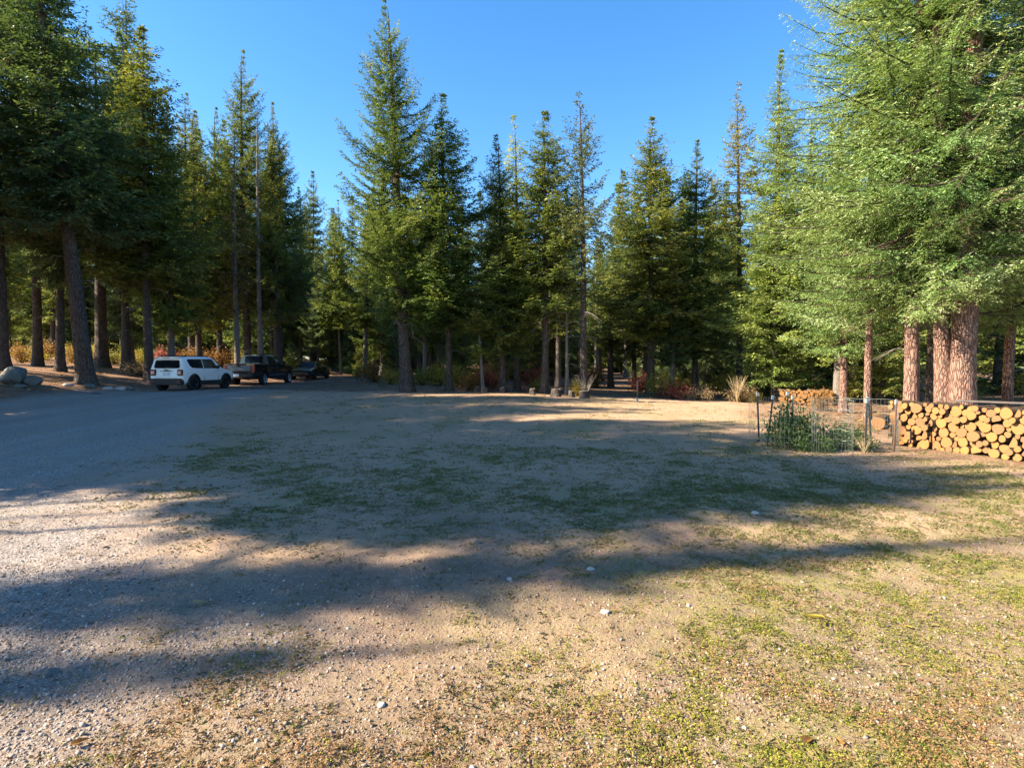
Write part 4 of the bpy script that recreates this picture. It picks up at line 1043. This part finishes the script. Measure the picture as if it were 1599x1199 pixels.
for i, (u, Y, r, h, t) in enumerate(((746, 26.6, .12, .26, 'dark low stump left of the dead leaning pole'), (757, 26.4, .14, .24, 'stump at the foot of the dead leaning pole'), (785, 26.6, .12, .26, 'stump before the fir left of the larch'),
                                  (832, 25.8, .12, .28, 'stump left of the fir between larch and pine'), (869, 25.2, .20, .32, 'widest stump between the two bare trunks'), (893, 25, .13, .28, 'stump at the foot of the thin pale dead trunk'), (912, 24.6, .20, .30, 'stump before the slender pine'))):
    stump(u, Y, r, h, i, t)
M['rock'] = None
def rock_mat(name, a, b):
    t = NT(name); tc = t.n('ShaderNodeTexCoord'); n1 = t.noise(2.5, None, 6); n2 = t.noise(14, None, 6, .65)
    for n_ in (n1, n2): t.t.links.new(tc.outputs['Object'], n_.inputs['Vector'])
    c = t.mix(t.ramp(n1, .3, .7), a, b); c = t.mix(t.ramp(n2, .5, .75, 0, .6), c, tuple(v * .45 for v in b))
    return t.out(c, .9, .2, normal=t.bump(n2, .6, .03))
M['rock'] = rock_mat('boulder_stone', (.085, .095, .09), (.17, .175, .17))
M['pale_rock'] = rock_mat('pale_stone', (.36, .35, .33), (.52, .50, .47))
def rock_mesh(seed, mat, sub=3, flat=.7):
    bm = bmesh.new(); bmesh.ops.create_icosphere(bm, subdivisions=sub, radius=1)
    g = np.random.default_rng(seed); o = g.random(3) * 50
    pl = [(Vector(g.normal(0, 1, 3)).normalized(), g.uniform(.55, .85)) for _ in range(7)]
    for v in bm.verts:
        for n_, d in pl:
            e = v.co.dot(n_) - d
            if e > 0: v.co -= n_ * e * .85
        k = 1 + .16 * (float(fbm(v.co.x * 1.3 + o[0], v.co.y * 1.3 + v.co.z * 1.9 + o[1], seed, 3)) - .5)
        v.co = Vector((v.co.x * k, v.co.y * k, v.co.z * k * flat))
    return bm_mesh('rock', bm, mat, True)
RK = [rock_mesh(s, M['rock']) for s in (1, 2)] + [rock_mesh(s, M['pale_rock']) for s in (3, 4)]
def rock(x, y, s, v, label, group=None, sz=1.0, sink=.25, cat='rock'):
    o = link('rock', RK[v], None, (x, y, gz(x, y) + float(micro(x, y)) + s * sz * (.7 - sink) * .6), (0, 0, random.uniform(0, 6)), (s, s * random.uniform(.7, 1), s * sz)); tag(o, label, cat, group); return o
rock(at(22, 25), 25, .72, 0, 'large grey boulder beside the drive at the left edge', sink=.1)
rock(at(52, 25.3), 25.3, .42, 1, 'darker rock leaning on the right side of the large boulder')
for i, (u, Y, s, v, t) in enumerate(((107, 26.5, .22, 2, 'white rock left of the big leaning trunk foot'), (140, 26.8, .34, 0, 'flat grey rock in front of the big leaning trunk'), (168, 27.2, .26, 2, 'pale rock right of the big leaning trunk foot'), (186, 27.6, .30, 2, 'pale rock nearer the white car'), (202, 28, .28, 0, 'grey rock next to the white car'), (30, 24, .25, 0, 'low grey rock below the boulder'), (150, 25.2, .2, 0, 'small grey rock on the drive edge'))):
    rock(at(u, Y), Y, s, v, t, 'rocks along the drive', .7)
for (u, v_, s, k, t) in ((948, 961, .035, 2, 'pale fist sized stone on the sunlit near lawn'), (747, 853, .045, 0, 'round grey stone on the lawn near the shadow edge'), (796, 911, .03, 2, 'small pale stone right of the bare dirt'), (924, 893, .035, 2, 'small white stone on the shaded lawn'), (68, 1057, .045, 0, 'dark grey stone among the gravel at lower left'), (592, 1112, .025, 2, 'small pale stone on the bare dirt below the middle'), (1183, 807, .05, 2, 'pale stone in the shade on the right lawn')):
    Y = CAM_H * FPX / (v_ - HOR); rock(at(u, Y), Y, s, k, t, 'single stones on the lawn', .8, .35, 'stone')
sp = link('marker_post', None, None, (at(996, 24), 24, gz(at(996, 24), 24))); tag(sp, 'thin dark marker post with pale base at the path mouth', 'post')
bm = bmesh.new(); box_bm(bm, (0, 0, .42), (.05, .03, .95)); link('stake', bm_mesh('stake', bm, M['post']), sp)
bm = bmesh.new(); box_bm(bm, (0, 0, .06), (.09, .07, .16)); link('base', bm_mesh('base', bm, M['post_tip']), sp)
# bare grey twig shrub by the slender pine, dry grass clumps
def twig_shrub(u, Y, h, n, mat, label, seed, name='bare_shrub', cat='shrub', r=.01, spread=.35):
    g = np.random.default_rng(seed); parts = []
    for k in range(n):
        a = g.random() * 6.28; d = np.array([math.cos(a) * spread, math.sin(a) * spread, 1]) * h * g.uniform(.5, 1); t = np.linspace(0, 1, 6)[:, None]
        parts.append(tube(d * t + np.array([math.cos(a), math.sin(a), 0]) * .25 * h * t ** 2 * g.uniform(-.2, 1), r, r * .25, 3))
    x = at(u, Y); o = link(name, np_mesh(name, *join(parts), [mat]), None, (x, Y, gz(x, Y))); return tag(o, label, cat)
twig_shrub(915, 25.2, 1.05, 40, M['dead_wood'], 'bare grey twiggy shrub beside the slender pine trunk', 5)
M['straw'] = leaf_mat('dry_straw', (.20, .145, .075), (.28, .21, .11), (.36, .28, .155), .3)
M['straw2'] = simple('dry_grass', (.42, .33, .19), .8, .1)
twig_shrub(1152, 25.8, 1.3, 90, M['straw2'], 'tall dry grass clump left of the pale pointed fir', 6, 'dry_grass', 'grass', .007, .2)
twig_shrub(1352, 11.2, .42, 40, M['straw2'], 'dry grass tuft at the front posts of the wire cage', 7, 'dry_grass', 'grass', .0022, .4)
twig_shrub(1010, 22, .35, 26, M['straw2'], 'small dry grass tuft on the middle lawn', 8, 'dry_grass', 'grass', .003, .4)

# ------------------------------------------------------------------ ground cover
def sample(n, y0, y1, power=1.6, wide=1.06, seed=0):
    g = np.random.default_rng(seed); u = g.random(n)
    k = 1 - power; Y = (y0 ** k + (y1 ** k - y0 ** k) * u) ** (1 / k)
    X = g.uniform(-1, 1, n) * (Y * .90 * wide + .5)
    return X, Y, g
M['pebble'] = None
t = NT('pebble_stone'); oi = t.n('ShaderNodeObjectInfo'); c = t.mix(t.ramp((oi, 5), 0, .5), (.16, .14, .125), (.26, .225, .195)); c = t.mix(t.ramp((oi, 5), .5, 1), c, (.37, .32, .275)); M['pebble'] = t.out(c, .85, .25)
def pebble(seed):
    bm = bmesh.new(); bmesh.ops.create_icosphere(bm, subdivisions=1, radius=1); g = np.random.default_rng(seed)
    for v in bm.verts: v.co = Vector((v.co.x * 1.15, v.co.y * .85, v.co.z * .6)) * float(g.uniform(.78, 1.15))
    return bm_mesh('pebble', bm, M['pebble'], True)
PB = [pebble(s) for s in range(6)]
X, Y, g = sample(150000, 1.5, 15, 1.9, seed=5)
dens = np.clip(.13 + .95 * gravel_mask(X, Y) - .08 * green_mask(X, Y), 0, 1) * (.35 + 1.1 * fbm(X * 1.5, Y * 1.5, 91, 3))
kp = g.random(len(X)) < dens; X, Y = X[kp], Y[kp]; n = len(X)
S = np.clip(g.lognormal(math.log(.0040), .48, n), .0020, .015) * (1 + .05 * Y)
Z = terr(X, Y) + micro(X, Y) + S * .12 + np.where((gravel_mask(X, Y) > .6) & (Y > 9), .022, 0)
scatter('pebbles', np.stack([X, Y, Z], 1), g.normal(0, .35, (n, 3)) + np.stack([X * 0, X * 0, g.random(n) * 6.28], 1), S, g.integers(0, 6, n), PB, 'loose grey gravel pebbles strewn over drive and dirt', 'gravel')

M['crumb'] = None
t = NT('soil_crumb'); oi = t.n('ShaderNodeObjectInfo'); c = t.mix(t.ramp((oi, 5), 0, 1), (.13, .088, .060), (.36, .27, .20)); M['crumb'] = t.out(c, .95, .1)
def crumb(seed):
    m = pebble(seed); m.materials[0] = M['crumb']; m.name = 'crumb'; return m
CB = [crumb(20 + k) for k in range(4)]
X, Y, g = sample(110000, 1.5, 9, 1.9, seed=15); kp = g.random(len(X)) < np.clip(fbm(X * 2, Y * 2, 93, 3) * 1.5, 0, 1) * (1 - .5 * green_mask(X, Y)); X, Y = X[kp], Y[kp]; n = len(X)
S = np.clip(g.lognormal(math.log(.0034), .5, n), .0014, .011) * (1 + .05 * Y)
scatter('soil_crumbs', np.stack([X, Y, terr(X, Y) + micro(X, Y) + S * .15], 1), np.stack([g.normal(0, .4, n), g.normal(0, .4, n), g.random(n) * 6.28], 1), S, g.integers(0, 4, n), CB, 'small brown soil crumbs over the bare dirt', 'soil')

def tuft(seed, nb, h, w, spread, lean, mat):
    g = np.random.default_rng(seed); V, T_, o = [], [], 0
    a = g.random(nb) * 6.28; r = spread * g.random(nb) ** .5; hh = h * g.uniform(.5, 1.2, nb); ln = lean * g.uniform(.2, 1.2, nb)
    b = np.stack([r * np.cos(a), r * np.sin(a), np.full(nb, -.004)], 1); a2 = a + g.normal(0, .8, nb)
    d = np.stack([np.cos(a2) * ln, np.sin(a2) * ln, np.ones(nb)], 1); d /= np.linalg.norm(d, axis=1)[:, None]
    s_ = np.stack([-np.sin(a2), np.cos(a2), np.zeros(nb)], 1) * w
    m = b + d * (hh * .55)[:, None]; tp = b + d * hh[:, None] * 1.0 + np.stack([np.cos(a2), np.sin(a2), -.6 * np.ones(nb)], 1) * (hh * .25 * lean)[:, None]
    v = np.stack([b - s_, b + s_, m + s_ * .8, tp, m - s_ * .8], 1).reshape(-1, 3)
    f = np.arange(nb * 5).reshape(-1, 5)
    return np_mesh('tuft', v, f, [mat], attrs={'tint': ('FACE', g.random(nb))})
def rosette(seed, nl, r, mat):
    g = np.random.default_rng(seed); a = g.random(nl) * 6.28; c = g.normal(0, r * .8, (nl, 2)); z = g.uniform(.002, r * .9, nl)
    p = np.stack([c[:, 0], c[:, 1], z], 1); d = np.stack([np.cos(a), np.sin(a), g.uniform(-.1, .7, nl)], 1); d /= np.linalg.norm(d, axis=1)[:, None]
    w = np.cross(d, np.stack([g.normal(0, .3, nl), g.normal(0, .3, nl), np.ones(nl)], 1)); w /= np.linalg.norm(w, axis=1)[:, None]
    l = r * g.uniform(.5, 1.0, nl)[:, None]
    v = np.stack([p, p + d * l * .5 - w * l * .30, p + d * l, p + d * l * .5 + w * l * .30], 1).reshape(-1, 3)
    return np_mesh('rosette', v, np.arange(nl * 4).reshape(-1, 4), [mat], attrs={'tint': ('FACE', g.random(nl))})
M['weed'] = leaf_mat('yellow_green_weed', (.15, .165, .022), (.27, .28, .034), (.38, .36, .06), .35)
M['grassg'] = leaf_mat('green_grass', (.075, .100, .026), (.140, .165, .045), (.25, .24, .085), .3)
M['brownweed'] = leaf_mat('browned_weed', (.17, .085, .035), (.32, .18, .075), (.44, .29, .13), .25)
GT = [rosette(1, 12, .010, M['weed']), rosette(2, 10, .008, M['weed']), rosette(3, 12, .009, M['brownweed']), rosette(4, 10, .007, M['brownweed']),
      tuft(5, 12, .020, .0009, .020, 1.1, M['grassg']), tuft(6, 14, .024, .0009, .025, 1.4, M['grassg']), tuft(7, 12, .024, .0005, .03, 2.2, M['straw']), tuft(8, 10, .030, .0005, .03, 2.6, M['straw'])]
# low weeds and grass close by
X, Y, g = sample(250000, 1.5, 12, 1.8, seed=6)
gm_, gv = green_mask(X, Y), gravel_mask(X, Y)
tex = fbm(X * 3.2, Y * 3.2, 95, 3)
dens = np.clip(.035 + .95 * gm_ - .25 * gv, .01, 1) * np.clip((tex - .30) * 3.2, .05, 1.3)
kp = g.random(len(X)) < dens; X, Y = X[kp], Y[kp]; n = len(X); gm_ = gm_[kp]
q = g.random(n); near = 1 - sm(4.2, 6.0, Y); brown = fbm(X * 1.1, Y * 1.1, 97, 3)
weed = (q < near * .75); isb = g.random(n) < np.clip((brown - .40) * 3.0 + .12 - .5 * (gm_ - .5), .05, .9)
idx = np.where(weed, np.where(isb, 2, 0) + g.integers(0, 2, n), np.where(g.random(n) < np.clip(.25 + .5 * gm_, 0, .75), 4, 6) + g.integers(0, 2, n))
scatter('lawn_weeds', np.stack([X, Y, terr(X, Y) + micro(X, Y)], 1), np.stack([X * 0, X * 0, g.random(n) * 6.28], 1), g.uniform(.6, 1.35, n) * (1 + .05 * Y), idx, GT, 'low yellow-green weeds, grass and straw on the lawn', 'grass')
# grass further out
X, Y, g = sample(90000, 6, 32, 1.5, seed=8)
kp = g.random(len(X)) < np.clip(.12 + .7 * green_mask(X, Y) - .6 * gravel_mask(X, Y), 0, 1) * np.clip((fbm(X * 1.6, Y * 1.6, 99, 3) - .36) * 2.0, 0.02, .6); X, Y = X[kp], Y[kp]; n = len(X)
idx = np.where(g.random(n) < np.clip(.25 + .6 * green_mask(X, Y), 0, .8), 0, 2) + g.integers(0, 2, n)
scatter('lawn_grass', np.stack([X, Y, terr(X, Y) + micro(X, Y)], 1), np.stack([X * 0, X * 0, g.random(n) * 6.28], 1), g.uniform(.7, 1.4, n) * (1 + .05 * Y), idx, GT[4:], 'short patchy grass across the shaded lawn', 'grass')
# litter: needles, bark chips, leaves
M['chip'] = simple('bark_chips', (.10, .055, .032), .9, .1, var=.4, scale=3)
def chip(seed, l, w):
    g = np.random.default_rng(seed); bm = bmesh.new(); box_bm(bm, (0, 0, 0), (l, w, w * .5))
    for v in bm.verts: v.co += Vector(g.normal(0, w * .22, 3))
    return bm_mesh('chip', bm, M['chip'])
CH = [chip(1, .03, .008), chip(2, .02, .010), chip(3, .045, .005), chip(4, .015, .012)]
X, Y, g = sample(13000, 1.5, 14, 1.7, seed=9); kp = g.random(len(X)) < (.15 + .7 * litter_mask(X, Y) + .4 * sm(.5, .7, fbm(X * 1.3, Y * 1.3, 101, 3))); X, Y = X[kp], Y[kp]; n = len(X)
scatter('bark_litter', np.stack([X, Y, terr(X, Y) + micro(X, Y) + .004], 1), np.stack([g.normal(0, .3, n), g.normal(0, .3, n), g.random(n) * 6.28], 1), g.uniform(.25, .8, n) * (1 + .04 * Y), g.integers(0, 4, n), CH, 'scattered bark chips and needle litter on the ground', 'litter')
def leaf_piece(seed, color):
    g = np.random.default_rng(seed); n = 9; V = []
    for j in range(n):
        a = 2 * math.pi * j / n; rr = .5 * (1 + .25 * math.cos(3 * a)) ; V.append((rr * math.cos(a) * 1.3, rr * math.sin(a) * .8, .16 * abs(math.sin(a)) + .05 * g.random()))
    V.append((0, 0, 0)); return np_mesh('leaf', V, np.array([(j, (j + 1) % n, n) for j in range(n)]), [LM[color]], attrs={'tint': ('FACE', g.random(n) * .5 + .25)})
LF = [leaf_piece(1, 'yellow'), leaf_piece(2, 'orange'), leaf_piece(3, 'tan'), leaf_piece(4, 'orange')]
X, Y, g = sample(5200, 12, 48, 1.2, seed=10); kp = g.random(len(X)) < litter_mask(X, Y); X, Y = X[kp], Y[kp]; n = len(X)
scatter('fallen_leaves', np.stack([X, Y, terr(X, Y) + micro(X, Y) + .02], 1), np.stack([g.normal(0, .3, n), g.normal(0, .3, n), g.random(n) * 6.28], 1), g.uniform(.05, .12, n), g.integers(0, 4, n), LF, 'yellow and brown leaves fallen under the trees', 'leaves')
for (u, v_, s, k, tx, t_) in ((1281, 971, .11, 0, 2.5, 'long yellow-green leaf lying at the edge of the tree shadow'), (1294, 982, .05, 0, 1, 'small bright yellow leaf beside the long green leaf'), (1270, 1170, .06, 1, .5, 'curled brown leaf near the bottom edge'), (1322, 1175, .05, 3, 1.5, 'brown leaf right of the curled leaf at the bottom'), (1427, 984, .05, 0, 2, 'small yellow leaf on the right lawn'), (305, 950, .09, 2, .3, 'pale yellow leaf spray on the gravel at left'), (110, 1180, .06, 1, 1, 'brown leaf in the lower left corner')):
    Yq = CAM_H * FPX / (v_ - HOR); x = at(u, Yq)
    o = link('fallen_leaf', LF[k], None, (x, Yq, float(terr(x, Yq) + micro(x, Yq)) + .015), (.1, .1, tx), (s, s * (.35 if 'long' in t_ else .8), s)); tag(o, t_, 'leaf', 'single fallen leaves on the lawn')
